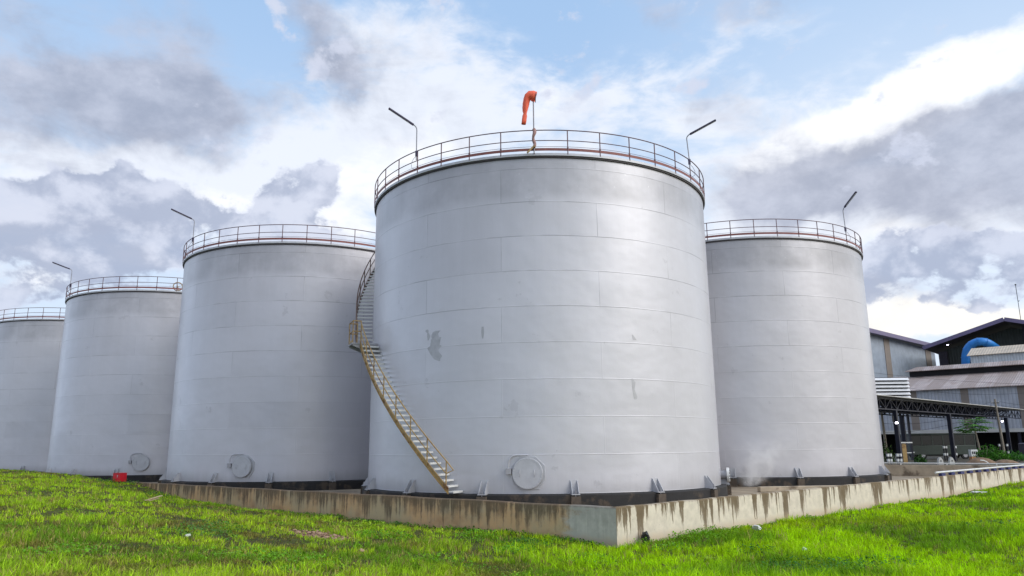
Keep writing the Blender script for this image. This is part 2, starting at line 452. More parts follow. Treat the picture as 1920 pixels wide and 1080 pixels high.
RAIL_R = TANK_R + .10
mb = MB()
mb.tube(ring_pts(RAIL_R, TANK_H + 1.08), .024, 8, closed=True)
mb.tube(ring_pts(RAIL_R, TANK_H + .60), .02, 8, closed=True)
mb.tube(ring_pts(RAIL_R - .03, TANK_H + .33), .009, 6, closed=True)
ME_RAIL = mb.mesh('guard_railing', M['rail'], 60)
mb = MB(); mb.lathe([(RAIL_R - .005, TANK_H + .13), (RAIL_R + .006, TANK_H + .13), (RAIL_R + .006, TANK_H + .25), (RAIL_R - .005, TANK_H + .25), (RAIL_R - .005, TANK_H + .13)], 144)
ME_TOE = mb.mesh('toe_plate', M['toe'], 30)
mb = MB(); mb.tube([(0, -RAIL_R, TANK_H - .03), (0, -RAIL_R, TANK_H + 1.08)], .025, 8)
mb.box(-.03, -RAIL_R - .03, TANK_H + .25, .03, -RAIL_R + .03, TANK_H + .31)
ME_POST = mb.mesh('post', M['rail'], 40)

def add_manhole(t, phi, zc=.79, r=.61, pad=True, flip=False):
    Rs = TANK_R
    root = link('manhole', None, t); root.location = P(Rs, phi, zc); root.rotation_euler = (0, 0, math.radians(phi))
    # local: -y outward
    if pad:
        mb = MB()
        mb.prism([(-.30, .66), (.30, .66), (.68, .30), (.70, -.2), (.45, -.62), (-.35, -.62), (-.62, -.3), (-.62, .3)],
                 (0, .045, 0), (1, 0, 0), (0, 0, 1), (0, -.07, 0))
        mb.build('reinforcing_pad', M['silver'], root, bevel=.008)
    mb = MB(); n = 48
    mb.add([(r * .86 * math.cos(2 * PI * i / n), y, r * .86 * math.sin(2 * PI * i / n)) for y in (.05, -.13) for i in range(n)],
           [(i, (i + 1) % n, n + (i + 1) % n, n + i) for i in range(n)])
    mb.build('neck', M['silver_dark'], root, 40)  # darker colour imitates the shaded crevice behind the cover
    mb = MB(); vs = []
    for (rr, y) in ((r, -.13), (r, -.16), (r - .012, -.175), (r * .8, -.176), (.01, -.178)):
        vs += [(rr * math.cos(2 * PI * i / n), y, rr * math.sin(2 * PI * i / n)) for i in range(n)]
    vs += [(r * .8 * math.cos(2 * PI * i / n), -.128, r * .8 * math.sin(2 * PI * i / n)) for i in range(n)]
    fs = [(k * n + i, k * n + (i + 1) % n, (k + 1) * n + (i + 1) % n, (k + 1) * n + i) for k in range(4) for i in range(n)]
    fs += [(i, (i + 1) % n, 5 * n + (i + 1) % n, 5 * n + i) for i in range(n)]
    mb.add(vs, fs)
    for k in range(32):                                      # bolt circle
        a = 2 * PI * k / 32; q = (r * .9 * math.cos(a), r * .9 * math.sin(a))
        mb.tube([(q[0], -.17, q[1]), (q[0], -.20, q[1])], .016, 6)
    mb.build('cover', M['silver'], root, 35)
    for sx in (-.3, .28):
        mb = MB(); mb.tube([(sx, -.17, -.11), (sx, -.23, -.1), (sx, -.235, 0), (sx, -.23, .12), (sx, -.17, .13)], .013, 8)
        mb.build('handle', M['silver'], root, 50)
    mb = MB()                                                # davit arm that swings the cover
    s = -1
    pts = [(s * .76, -.12, -.02), (s * .76, -.12, .36)]
    for k in range(1, 9):
        a = PI / 2 * k / 8; pts.append((s * (.76 - .30 * (1 - math.cos(a))), -.13, .36 + .34 * math.sin(a)))
    pts += [(s * .2, -.14, .705), (.02, -.15, .70)]
    mb.tube(pts, .032, 8); mb.tube([(-.02, -.15, .70), (-.02, -.155, .56)], .014, 6)
    mb.build('davit', M['silver'], root, 50)
    mb = MB(); mb.box(s * .76 - .11, -.2, -.04, s * .76 + .11, .05, .2); mb.build('davit_bracket', M['silver_dark'], root, bevel=.006)
    return root

def build_tank(label, loc, mat, br0, br_step, post0, manholes=(), patches=(), nposts=32):
    rz = math.atan2(-loc[1], -loc[0]) + PI / 2               # local -y looks at where the photo was taken
    t = empty('storage_tank', label, 'tank', (loc[0], loc[1], 0), rz, 'silver storage tanks in the walled yard')
    sh = shell_mesh(patches).build('shell', [mat, M['patch']], t, 30, recalc=False)
    link('roof', ME_ROOF, t); link('top_ring', ME_RING, t)
    fo = link('foundation', ME_FOUND, t)
    for k in range(15):
        ph = br0 + (k - 7) * br_step
        b = link('anchor_bracket', ME_BRACKET, t); b.rotation_euler = (0, 0, math.radians(ph))
        o = link('anchor_bolt', ME_BOLT, b)
        p = link('pilaster', ME_PIL, fo); p.rotation_euler = (0, 0, math.radians(ph))
    g = link('guard_railing', ME_RAIL, t)
    link('toe_plate', ME_TOE, g)
    for k in range(nposts):
        p = link('post', ME_POST, g); p.rotation_euler = (0, 0, math.radians(post0 + 360 * k / nposts))
    for m in manholes: add_manhole(t, *m)
    return t

def rows(pts):       # (z, phi0, phi1)
    return [tuple(q) for q in pts]

patch_main = [rows([(6.74, -31.17, -29.25), (6.706, -32.08, -29.67), (6.612, -32.5, -30.17), (6.536, -32.67, -30.03), (6.461, -32.5, -29.75), (6.439, -32.42, -28.97), (6.386, -32.75, -29.25), (6.273, -32.83, -29.42), (6.113, -33.08, -29.63), (6.1, -33.17, -29.17), (6.084, -33.5, -28.92), (6.037, -34.13, -29.08), (5.915, -33.67, -30.08), (5.821, -33.2, -29.83), (5.727, -32.75, -29.25), (5.632, -32.25, -28.67), (5.519, -31.42, -29.33), (5.425, -29.75, -29.42)]),
    rows([(6.847, -34.5, -34.0), (6.8, -34.95, -33.72), (6.744, -34.8, -33.78), (6.715, -34.42, -33.83), (6.687, -34.25, -33.67), (6.555, -34.25, -33.0), (6.489, -34.13, -33.13), (6.367, -34.03, -33.67)]),
    rows([(6.75, -16.3, -15.7), (6.5, -16.4, -15.6), (6.25, -16.2, -15.8)]),
    rows([(4.55, 25.4, 25.7), (4.4, 25.4, 26.6), (4.1, 25.5, 26.2), (3.8, 25.8, 27.0), (3.7, 26.0, 26.8)]),
    rows([(6.4, 26.1, 26.4), (6.25, 26.2, 27.2), (6.18, 26.4, 27.6)])]

POS = {'main': (1.49, 39.05), 't2': (-14.29, 52.62), 't3': (-30.18, 66.11), 't0': (-45.42, 78.89), 'tr': (15.69, 52.39)}
T1 = build_tank('largest silver tank in front, with the spiral staircase and the orange windsock', POS['main'], M['tank'], 8.0, 23.5, -0.9,
                [(-3.9, .79, .61)], patch_main, 38)
T2 = build_tank('silver tank directly behind the spiral staircase, with a round manhole above the brown wall', POS['t2'], M['tank_b'], 9.6, 22.4, -4.0, [(-23.8, .84, .60)], (), 38)
T3 = build_tank('silver tank behind the red box, its round manhole just above the box', POS['t3'], M['tank_c'], 1.3, 23.3, -1.8, [(-11.0, .89, .60, False)], (), 38)
T0 = build_tank('farthest silver tank, cut off by the left edge of the photo', POS['t0'], M['tank_d'], -4.7, 23.0, -17.2, (), (), 37)
T4 = build_tank('silver tank behind the rising steam, next to the grey factory buildings', POS['tr'], M['tank_e'], -3.5, 23.4, 1.8, (), (), 40)

# valve hand wheel at the rim of the third tank
hw = link('hand_wheel', None, T3); hw.location = P(RAIL_R - .25, -1.4, TANK_H + .42); hw.rotation_euler = (0, 0, math.radians(-1.4))
mb = MB(); mb.tube([(.34 * math.cos(2 * PI * k / 24), 0, .34 * math.sin(2 * PI * k / 24)) for k in range(24)], .035, 8, closed=True); mb.build('rim', M['ochre'], hw, 60)
mb = MB()
for k in range(4): mb.tube([(0, 0, 0), (.33 * math.cos(PI / 2 * k + .3), 0, .33 * math.sin(PI / 2 * k + .3))], .02, 6)
mb.tube([(0, 0, 0), (0, .1, -.44)], .03, 6); mb.build('spoke', M['ochre'], hw, 60)

# small side nozzle on the front tank, half hidden behind its flank
nz = link('nozzle', None, T1); nz.location = P(TANK_R - .02, 77, .42); nz.rotation_euler = (0, 0, math.radians(77))
mb = MB(); mb.tube([(0, 0, 0), (0, -.3, 0)], .2, 24); mb.build('neck', M['silver_dark'], nz, 40)
mb = MB(); mb.tube([(0, -.3, 0), (0, -.36, 0)], .34, 28); mb.tube([(0, -.365, 0), (0, -.41, 0)], .34, 28)
for k in range(12):
    a = 2 * PI * k / 12; mb.tube([(.28 * math.cos(a), -.40, .28 * math.sin(a)), (.28 * math.cos(a), -.44, .28 * math.sin(a))], .025, 6)
mb.build('flange', M['whitelit'], nz, 40)

# ---- spiral stair on the front tank (local polar coordinates)
ST_W, ST_R = .80, TANK_R + .82
SL = .163
def flight_z(ph):      # height of the tread line; going up towards negative angles
    if ph > -63.0: return .22 + (-23.2 - ph) * SL
    if ph > -68.5: return .22 + (63.0 - 23.2) * SL
    return .22 + (63.0 - 23.2) * SL + (-68.5 - ph) * .156
st = link('staircase', None, T1)
def stair_line(r, a0, a1, dz, step=.8):
    n = max(2, int(abs(a1 - a0) / step)); return [P(r, a0 + (a1 - a0) * i / n, flight_z(a0 + (a1 - a0) * i / n) + dz) for i in range(n + 1)]
def stringer(a0, a1):
    mb = MB(); n = int(abs(a1 - a0) / .8); vs = []
    for i in range(n + 1):
        a = a0 + (a1 - a0) * i / n; z = flight_z(a)
        for (rr, zz) in ((ST_R, -.17), (ST_R + .05, -.17), (ST_R + .05, -.145), (ST_R + .012, -.14), (ST_R + .012, .05), (ST_R + .05, .055), (ST_R + .05, .08), (ST_R, .08)):
            vs.append(P(rr, a, z + zz))
    fs = [(i * 8 + j, i * 8 + (j + 1) % 8, (i + 1) * 8 + (j + 1) % 8, (i + 1) * 8 + j) for i in range(n) for j in range(8)]
    fs += [tuple(range(7, -1, -1)), tuple(n * 8 + j for j in range(8))]
    mb.add(vs, fs); return mb
stringer(-23.0, -63.2).build('stringer', M['ochre'], st, 30)
stringer(-68.4, -112).build('stringer', M['brownrail'], st, 30)
def tread(ph):
    mb = MB(); z = flight_z(ph); h = .92
    pts = []
    for zz in (z - .035, z):
        for (r, a) in ((TANK_R + .02, ph + h), (ST_R, ph + h), (ST_R, ph - h), (TANK_R + .02, ph - h)): pts.append(P(r, a, zz))
    mb.hexa(pts)
    pts = []
    for zz in (z - .075, z - .035):
        for (r, a) in ((TANK_R + .02, ph + h), (ST_R, ph + h), (ST_R, ph + h - .1), (TANK_R + .02, ph + h - .1)): pts.append(P(r, a, zz))
    mb.hexa(pts); mb.build('tread', M['tread'], st)
a = -22.6
while a > -62.4: tread(a); a -= 1.36
a = -69.4
while a > -111.5: tread(a); a -= 1.42
# landing with its outer cage
zl = flight_z(-65); mb = MB(); pts = []
for zz in (zl - .06, zl):
    for (r, a) in ((TANK_R + .02, -62.7), (ST_R + .42, -62.7), (ST_R + .42, -68.7), (TANK_R + .02, -68.7)): pts.append(P(r, a, zz))
mb.hexa(pts)
for a in (-63.0, -68.4):
    mb.prism([(0, 0), (ST_W + .4, 0), (ST_W + .4, -.08), (0, -.55)], P(TANK_R + .01, a, zl - .06), (math.sin(math.radians(a)), -math.cos(math.radians(a)), 0), (0, 0, 1), (.03, .01, 0))
mb.build('landing', M['silver_dark'], st)
mb = MB()
for zz in (.55, 1.05):
    mb.tube([P(ST_R, -62.9, zl + zz), P(ST_R + .40, -62.9, zl + zz), P(ST_R + .40, -68.5, zl + zz), P(ST_R, -68.5, zl + zz)], .028, 8)
for (r, a) in ((ST_R + .40, -62.9), (ST_R + .40, -68.5), (ST_R + .02, -62.9), (ST_R + .02, -68.5)): mb.tube([P(r, a, zl), P(r, a, zl + 1.05)], .026, 8)
mb.beam(P(ST_R + .4, -62.9, zl + .09), P(ST_R + .4, -68.5, zl + .09), .02, .12)
mb.build('landing_rail', M['ochre'], st, 40)
# handrails
mb = MB()
up = stair_line(ST_R + .03, -23.6, -62.9, 1.02); mid = stair_line(ST_R + .03, -23.6, -62.9, .52)
e0 = P(ST_R + .03, -21.6, flight_z(-21.6) + .98)
mb.tube([mid[0], e0] + up, .029, 8); mb.tube(mid, .024, 8)
mb.build('handrail', M['ochre'], st, 50)
mb = MB(); mb.tube(stair_line(ST_R + .03, -68.5, -112, 1.02), .029, 8); mb.tube(stair_line(ST_R + .03, -68.5, -112, .55), .024, 8)
mb.build('handrail', M['brownrail'], st, 50)
for k in range(8):
    a = -23.6 - 5.55 * k; z = flight_z(a); mb = MB(); mb.tube([P(ST_R + .03, a, z - .1), P(ST_R + .03, a, z + 1.02)], .026, 8); mb.build('stair_post', M['ochre'], st, 40)
for k in range(8):
    a = -69.5 - 5.6 * k; z = flight_z(a); mb = MB(); mb.tube([P(ST_R + .03, a, z - .1), P(ST_R + .03, a, z + 1.02)], .026, 8); mb.build('stair_post', M['brownrail'], st, 40)

# ------------------------------------------------------------------ lamps and windsock on the rims
def tank_point(tank, phi, r, z):
    p = P(r, phi, z); c, s_ = math.cos(tank.rotation_euler[2]), math.sin(tank.rotation_euler[2])
    return Vector((tank.location.x + p[0] * c - p[1] * s_, tank.location.y + p[0] * s_ + p[1] * c, z))

def lamp(label, base, lean, head_dir, pole_h=1.15, head_len=1.25):
    t = empty('railing_lamp', label, 'lamp', base, 0, 'tube lamps on the tank railings')
    hd = Vector(head_dir).normalized(); flat = Vector((hd.x, hd.y, 0)).normalized()
    top = Vector((lean[0], lean[1], 1.08 + pole_h))
    pts = [Vector((0, 0, .62)), Vector((0, 0, 1.08)), top - Vector((0, 0, .12))]
    e = top + hd * .3 + Vector((0, 0, .02))
    for k in range(1, 6):
        u = k / 5; pts.append((top - Vector((0, 0, .12))) * (1 - u) ** 2 + (top + Vector((0, 0, .06))) * 2 * u * (1 - u) + e * u * u)
    mb = MB(); mb.tube(pts, .026, 8); mb.build('pole', M['pole'], t, 60)
    mb = MB(); a = e - hd * .04; b = e + hd * head_len
    mb.beam(a, b, .13, .075); mb.beam(a - hd * .08, a + hd * .1, .09, .09)
    hdobj = mb.build('lamp_head', M['lamp'], t, bevel=.012)
    mb = MB(); dn = Vector((0, 0, -1)); dn = (dn - hd * dn.dot(hd)).normalized() * .045
    mb.tube([a + hd * .12 + dn, b - hd * .08 + dn], .018, 8); mb.build('tube', M['whitelit'], hdobj, 50)
    mb = MB(); mb.box(-.05, -.05, .80, .05, .05, 1.03); mb.tube([(-.06, 0, 1.03), (.06, 0, 1.03)], .045, 8); mb.build('clamp', M['lamp'], t, bevel=.008)
    s = -1 if hd.x < 0 else 1
    mb = MB(); mb.tube([(0, 0, .82), (s * .12 - .0, -.05, .66), (s * .22, -.08, .42), (s * .2, -.08, .22), (s * .05, 0, .14)], .009, 6)
    mb.build('cable', M['lamp'], t, 60)
    return t

def lamp_on(tank, phi, label, head_dir, lean=(0, 0), **kw):
    b = tank_point(tank, phi, RAIL_R + .05, TANK_H)
    return lamp(label, b, lean, head_dir, **kw)
lamp_on(T1, -39.0, 'thin tube lamp on the front tank railing, leaning out to the left of the windsock', (-.80, -.2, .50))
lamp_on(T1, 55.0, 'thin tube lamp on the front tank railing, leaning out to the right of the windsock', (.85, -.25, .40), (-.06, 0))
lamp_on(T2, -60.8, 'thin tube lamp on the railing of the tank behind the spiral staircase', (-.78, -.35, .34))
lamp_on(T3, -68.5, 'thin tube lamp on the railing of the tank behind the red box', (-.78, -.35, .30))
lamp_on(T4, 55.0, 'thin tube lamp pointing steeply up on the railing of the tank beside the factory', (.16, -.62, .34), (-.03, 0))

ws = empty('windsock', 'drooping orange windsock on a thin pole fixed to the front tank railing', 'windsock', tank_point(T1, -.9, RAIL_R + .06, TANK_H))
mb = MB(); mb.tube([(0, 0, 0), (0, 0, 2.45)], .028, 8); mb.build('pole', M['pole'], ws, 50)
mb = MB(); mb.tube([(.09, .23 * math.cos(2 * PI * k / 20), 2.62 + .23 * math.sin(2 * PI * k / 20)) for k in range(20)], .014, 6, closed=True); mb.build('hoop', M['rail'], ws, 60)
mb = MB()     # fabric tube: mouth at the hoop, folds over and hangs
cl = [(.10, 0, 2.62, .235), (-.03, 0, 2.66, .235), (-.15, -.01, 2.66, .215), (-.25, -.02, 2.60, .175), (-.30, -.03, 2.48, .15), (-.325, -.03, 2.3, .14), (-.35, -.03, 2.1, .125),
      (-.37, -.03, 1.92, .10), (-.37, -.03, 1.82, .075), (-.39, -.03, 1.7, .10), (-.42, -.03, 1.5, .098), (-.45, -.03, 1.33, .095)]
n = 20; vs = []; k = len(cl)
for i, (x, y, z, r) in enumerate(cl):
    tx = cl[min(i + 1, k - 1)][0] - cl[max(i - 1, 0)][0]; tz = cl[min(i + 1, k - 1)][2] - cl[max(i - 1, 0)][2]
    L = math.hypot(tx, tz); nx, nzz = -tz / L, tx / L
    for j in range(n):
        a_ = 2 * PI * j / n; wr = r * (1 + .10 * math.sin(3 * a_ + i * .9) * min(1, i / 3) + .05 * math.sin(7 * a_ + i * 2.1) * min(1, i / 3))
        vs.append((x + nx * wr * math.sin(a_), y + wr * math.cos(a_) * (1 if i < 4 else .8), z + nzz * wr * math.sin(a_)))
mb.add(vs, [(i * n + j, i * n + (j + 1) % n, (i + 1) * n + (j + 1) % n, (i + 1) * n + j) for i in range(k - 1) for j in range(n)])
sock = mb.build('sock', M['orange'], ws, 60, recalc=False)
so = sock.modifiers.new('thick', 'SOLIDIFY'); so.thickness = .006
mb = MB(); tw = []
for i in range(17):
    u = i / 16; tw.append((.035 * math.sin(9 * u), -.04 + .035 * math.cos(9 * u), 1.12 - .85 * u))
mb.tube(tw, [.05 + .035 * abs(math.sin(5.2 * i / 16 + .6)) * (1 - .5 * i / 16) for i in range(17)], 8); mb.build('wrapped_cloth', M['cloth'], ws, 60)
mb = MB(); mb.beam((.03, -.05, .34), (-.3, -.1, -.02), .09, .07); mb.beam((-.05, -.06, .28), (.06, -.06, .28), .12, .1); mb.build('mounting_clamp', M['ochre'], ws, bevel=.01)

# ------------------------------------------------------------------ bund walls
C0 = np.array([3.08, 23.34]); DL = np.array([-.761, .649]); DR = np.array([.728, .685])
WT = .22
angR, angL = math.atan2(DR[1], DR[0]), math.atan2(DL[1], DL[0])
D_FAR = 53.4
NL = np.array([DL[1], -DL[0]])       # inward normal of the left wall
NR = np.array([-DR[1], DR[0]])       # inward normal of the right wall

bw = empty('bund_wall', 'low rendered concrete wall enclosing the tanks, its corner nearest the viewer', 'wall', (C0[0], C0[1], 0))
mb = MB()
# right run, local x along DR; the outer face is y = 0, inside is +y
L = D_FAR
nseg = 60
for i in range(nseg):
    x0, x1 = L * i / nseg, L * (i + 1) / nseg
    j0, j1 = .012 * math.sin(i * 2.1), .012 * math.sin((i + 1) * 2.1)
    vs = [(x0, 0, -1.7), (x1, 0, -1.7), (x1, WT, -1.7), (x0, WT, -1.7), (x0, 0, -.035 + j0), (x1, 0, -.035 + j1), (x1, WT, -.035 + j1), (x0, WT, -.035 + j0)]
    mb.add(vs, [(0, 1, 5, 4), (2, 3, 7, 6)])
    mb.add([(x0, 0, -.035 + j0), (x1, 0, -.035 + j1), (x1, .025, j1), (x0, .025, j0), (x1, WT, j1), (x0, WT, j0), (x1, WT, -.035 + j1), (x0, WT, -.035 + j0)],
           [(0, 1, 2, 3), (3, 2, 4, 5), (5, 4, 6, 7)])
mb.add([(0, 0, -1.7), (0, WT, -1.7), (0, WT, -.035), (0, .0, -.035)], [(0, 1, 2, 3)])
oR = mb.build('wall_section', M['wallR'], bw); oR.rotation_euler = (0, 0, angR)
oR['label'] = 'cream wall face with dark drip stains running down from its top'
mb = MB(); L = 75
for i in range(nseg):
    x0, x1 = L * i / nseg, L * (i + 1) / nseg
    j0, j1 = .014 * math.sin(i * 1.7), .014 * math.sin((i + 1) * 1.7)
    if i == 0: j0 = 0
    mb.add([(x0, 0, -1.7), (x1, 0, -1.7), (x1, -WT, -1.7), (x0, -WT, -1.7), (x0, 0, -.035 + j0), (x1, 0, -.035 + j1), (x1, -WT, -.035 + j1), (x0, -WT, -.035 + j0)],
           [(0, 1, 5, 4), (2, 3, 7, 6)])
    mb.add([(x0, 0, -.035 + j0), (x1, 0, -.035 + j1), (x1, -.025, j1), (x0, -.025, j0), (x1, -WT, j1), (x0, -WT, j0), (x1, -WT, -.035 + j1), (x0, -WT, -.035 + j0)],
           [(0, 1, 2, 3), (3, 2, 4, 5), (5, 4, 6, 7)])
oL = mb.build('wall_section', M['wallL'], bw); oL.rotation_euler = (0, 0, angL); oL.location = (-.004, .004, -.003)
oL['label'] = 'brown grimy wall face with a paler grey stretch by the corner'

def dk(a, b, z=0.0):                 # dike coordinates: a along the right wall, b along the left wall
    q = C0 + a * DR + b * DL; return Vector((q[0], q[1], z))

A_W = 41.6; YZ = -.2
fw = empty('far_wall', 'low weathered concrete wall behind the tanks, with a thin pipe along its top', 'wall', dk(A_W, 0), angL)
mb = MB(); mb.box(.24, -.25, -.6, 80, 0, .28); mb.build('wall_body', M['concrete'], fw, bevel=.02)
mb = MB(); mb.tube([(-6.0, -.12, .40), (80, -.12, .40)], .035, 8)
for k in range(26): mb.box(.5 + 3 * k, -.16, .28, .58 + 3 * k, -.08, .37)
mb.box(-5.9, -.16, -.9, -5.8, -.08, .37)
mb.build('pipe', M['whitepipe'], fw, 60)

kb = empty('low_kerb', 'low dirty concrete kerb at the foot of the tank in the steam', 'kerb', (12.4, 38.7, -.52), math.radians(8))
mb = MB(); mb.box(0, 0, 0, 7.6, .35, .26); mb.build('kerb_body', M['concrete'], kb, bevel=.03)

pr = empty('pipe_run', 'white pipe on small navy blue blocks along the top of the cream wall', 'pipe', (C0[0], C0[1], 0), angR)
mb = MB(); mb.tube([(28.2, .11, .20), (D_FAR + 6, .11, .20)], .055, 10); mb.build('pipe', M['whitepipe'], pr, 60)
for k in range(15):
    x = 28.9 + 1.66 * k; mb = MB(); mb.box(x, .02, .0, x + .62, .2, .145); mb.build('support_block', M['blue'], pr, bevel=.01)

# ------------------------------------------------------------------ ground
ctrl = np.array([(3.07, 23.3, -1.15), (.6, 25.4, -1.05), (-3, 28.6, -1.08), (-7.1, 32.1, -1.07), (-11.9, 36.1, -1.06), (-17.4, 40.8, -.79), (-20, 43, -.37), (-21.4, 44.2, -.18),
                 (-22.8, 44.6, -.10), (-23.5, 44.3, -.01), (-25.2, 43.8, .13), (-26.5, 42.5, .26), (-30.2, 42, .36), (-36, 44, .38), (-30, 51, .28),
                 (4.5, 24.7, -1.11), (9, 28.9, -1.12), (17, 36.4, -1.13), (25, 44, -1.1), (33.2, 51.7, -.96), (45, 62, -.9),
                 (0, 0, .2), (0, -8, .35), (8, 0, .0), (-8, 0, .35), (-7, 10, .10), (-3, 11.5, -.2), (0, 14, -.62), (5, 14.5, -.8), (10, 14.5, -.85), (16, 22, -1.0), (8, 21, -1.1),
                 (-12, 25, -.12), (-18, 34, .12), (-12, 31, -.5), (-5, 20, -.62), (-1, 20, -.95), (-20, 20, .3), (-40, 30, .6), (25, 30, -1.05), (40, 45, -.95), (30, 10, -.7)])
def tps(r2): return np.where(r2 > 1e-9, .5 * r2 * np.log(np.maximum(r2, 1e-9)), 0)
_c = ctrl[:, :2]; _n = len(_c)
_K = tps(((_c[:, None] - _c[None]) ** 2).sum(-1)) + np.eye(_n) * 2.0
_Pm = np.c_[np.ones(_n), _c]
_A = np.block([[_K, _Pm], [_Pm.T, np.zeros((3, 3))]])
_w = np.linalg.solve(_A, np.r_[ctrl[:, 2], 0, 0, 0])

def vnoise(x, y, s, seed):           # cheap value noise
    x = np.asarray(x) / s + 100.3; y = np.asarray(y) / s + 57.7
    xi, yi = np.floor(x).astype(int), np.floor(y).astype(int); fx, fy = x - xi, y - yi
    fx = fx * fx * (3 - 2 * fx); fy = fy * fy * (3 - 2 * fy)
    def h(a, b):
        v = np.sin(a * 127.1 + b * 311.7 + seed * 74.7) * 43758.5453; return v - np.floor(v)
    return (h(xi, yi) * (1 - fx) + h(xi + 1, yi) * fx) * (1 - fy) + (h(xi, yi + 1) * (1 - fx) + h(xi + 1, yi + 1) * fx) * fy

def sstep(v, lo, hi):
    t = np.clip((v - lo) / (hi - lo), 0, 1); return t * t * (3 - 2 * t)

def inside(x, y):                    # distance inside the dike (positive = inside)
    return np.minimum((x - C0[0]) * NL[0] + (y - C0[1]) * NL[1], (x - C0[0]) * NR[0] + (y - C0[1]) * NR[1])

def height(x, y):
    x = np.asarray(x, float); y = np.asarray(y, float); sh = x.shape; x = x.ravel(); y = y.ravel()
    xc = np.clip(x, -45, 48); yc = np.clip(y, -10, 64)
    z = np.zeros(len(x))
    for i in range(0, len(x), 20000):
        q = np.c_[xc[i:i + 20000], yc[i:i + 20000]]
        z[i:i + 20000] = tps(((q[:, None] - _c[None]) ** 2).sum(-1)) @ _w[:_n] + np.c_[np.ones(len(q)), q] @ _w[_n:]
    z = np.clip(z, -1.35, .75)
    far = np.hypot(x - xc, y - yc)
    z = z * (1 - sstep(far, 0, 60)) - .9 * sstep(far, 0, 60)
    bumps = (vnoise(x, y, 2.3, 1) - .5) * .14 + (vnoise(x, y, .8, 2) - .5) * .07
    z += bumps * (1 - sstep(far, 0, 30))
    d = inside(x, y)
    z = np.where(d > .1, np.minimum(z, z + (-1.1 - z) * sstep(d, .1, 1.6)), z)
    return z.reshape(sh)

def axis(lo, hi, step, far):
    a = np.arange(lo, hi + 1e-6, step); g = []; s_ = step
    p = hi
    while p < far: s_ *= 1.5; p += s_; g.append(p)
    b = []; s_ = step; p = lo
    while p > -far: s_ *= 1.5; p -= s_; b.append(p)
    return np.r_[b[::-1], a, g]
gx, gy = axis(-40, 45, .4, 2500), axis(2, 62, .4, 2500)
GX, GY = np.meshgrid(gx, gy); GZ = height(GX, GY)
nx, ny = len(gx), len(gy)
me = bpy.data.meshes.new('ground'); V = np.stack([GX, GY, GZ], -1).reshape(-1, 3)
idx = np.arange(nx * ny).reshape(ny, nx)
Fq = np.stack([idx[:-1, :-1], idx[:-1, 1:], idx[1:, 1:], idx[1:, :-1]], -1).reshape(-1, 4)
def np_mesh(me, V, faces, nper):
    me.vertices.add(len(V)); me.vertices.foreach_set('co', V.astype(np.float32).ravel())
    nf = len(faces); me.loops.add(nf * nper); me.loops.foreach_set('vertex_index', faces.astype(np.int32).ravel())
    me.polygons.add(nf); me.polygons.foreach_set('loop_start', np.arange(0, nf * nper, nper, dtype=np.int32))
    me.update(calc_edges=True)
np_mesh(me, V, Fq, 4)
me.polygons.foreach_set('use_smooth', np.ones(len(Fq), bool))

SOIL = [(at_z(600, 1008, -.75)[:2], 1.4, .75), (at_z(540, 995, -.7)[:2], .5, .25), (at_z(675, 1035, -.75)[:2], .55, .2), (at_z(960, 1045, -.9)[:2], .6, .35), (at_z(1000, 1062, -.8)[:2], .4, .3)]
SOIL_ANG = math.radians(-38)
def soil_mask(x, y):
    m = np.zeros(np.shape(x))
    for (c, a, b) in SOIL[:1]:
        u = (x - c[0]) * math.cos(SOIL_ANG) + (y - c[1]) * math.sin(SOIL_ANG); v = -(x - c[0]) * math.sin(SOIL_ANG) + (y - c[1]) * math.cos(SOIL_ANG)
        m = np.maximum(m, np.exp(-((u / a) ** 2 + (v / b) ** 2)))
    return m

mat, nt, bs, out = new_mat('turf')
pos = world_co(nt)
n1 = nt.noise(pos, .8, 6, .65); n2 = nt.noise(pos, 4, 5, .65); n3 = nt.noise(pos, .16, 3)
c = nt.mix(nt.step(n1, .35, .65), (.05, .06, .016), (.10, .115, .025))
c = nt.mix(nt.m('MULTIPLY', nt.step(n2, .45, .65), .8), c, (.06, .042, .024))
soilc = nt.mix(nt.step(n2, .4, .6), (.075, .04, .022), (.21, .115, .065))
sm = None
for (cc, a, b) in SOIL[:1]:
    dv = nt.vm('SUBTRACT', pos, (float(cc[0]), float(cc[1]), 0)); sp = nt.sep(dv)
    ca, sa = math.cos(SOIL_ANG), math.sin(SOIL_ANG)
    u = nt.m('DIVIDE', nt.m('ADD', nt.m('MULTIPLY', sp[0], ca), nt.m('MULTIPLY', sp[1], sa)), a)
    v = nt.m('DIVIDE', nt.m('ADD', nt.m('MULTIPLY', sp[0], -sa), nt.m('MULTIPLY', sp[1], ca)), b)
    e = nt.m('POWER', 2.718, nt.m('MULTIPLY', nt.m('ADD', nt.m('MULTIPLY', u, u), nt.m('MULTIPLY', v, v)), -1))
    sm = e if sm is None else nt.m('MAXIMUM', sm, e)
sm = nt.step(nt.m('ADD', sm, nt.m('MULTIPLY', nt.m('SUBTRACT', n2, .5), .6)), .3, .5)
c = nt.mix(sm, c, soilc)
nt.put(bs.inputs['Base Color'], c); bs.inputs['Roughness'].default_value = .95; bs.inputs['Specular IOR Level'].default_value = .15
nt.put(bs.inputs['Normal'], nt.bump(nt.noise(pos, 9, 6, .7), .6, .06))
me.materials.append(mat)
ground = structure(link('ground', me))

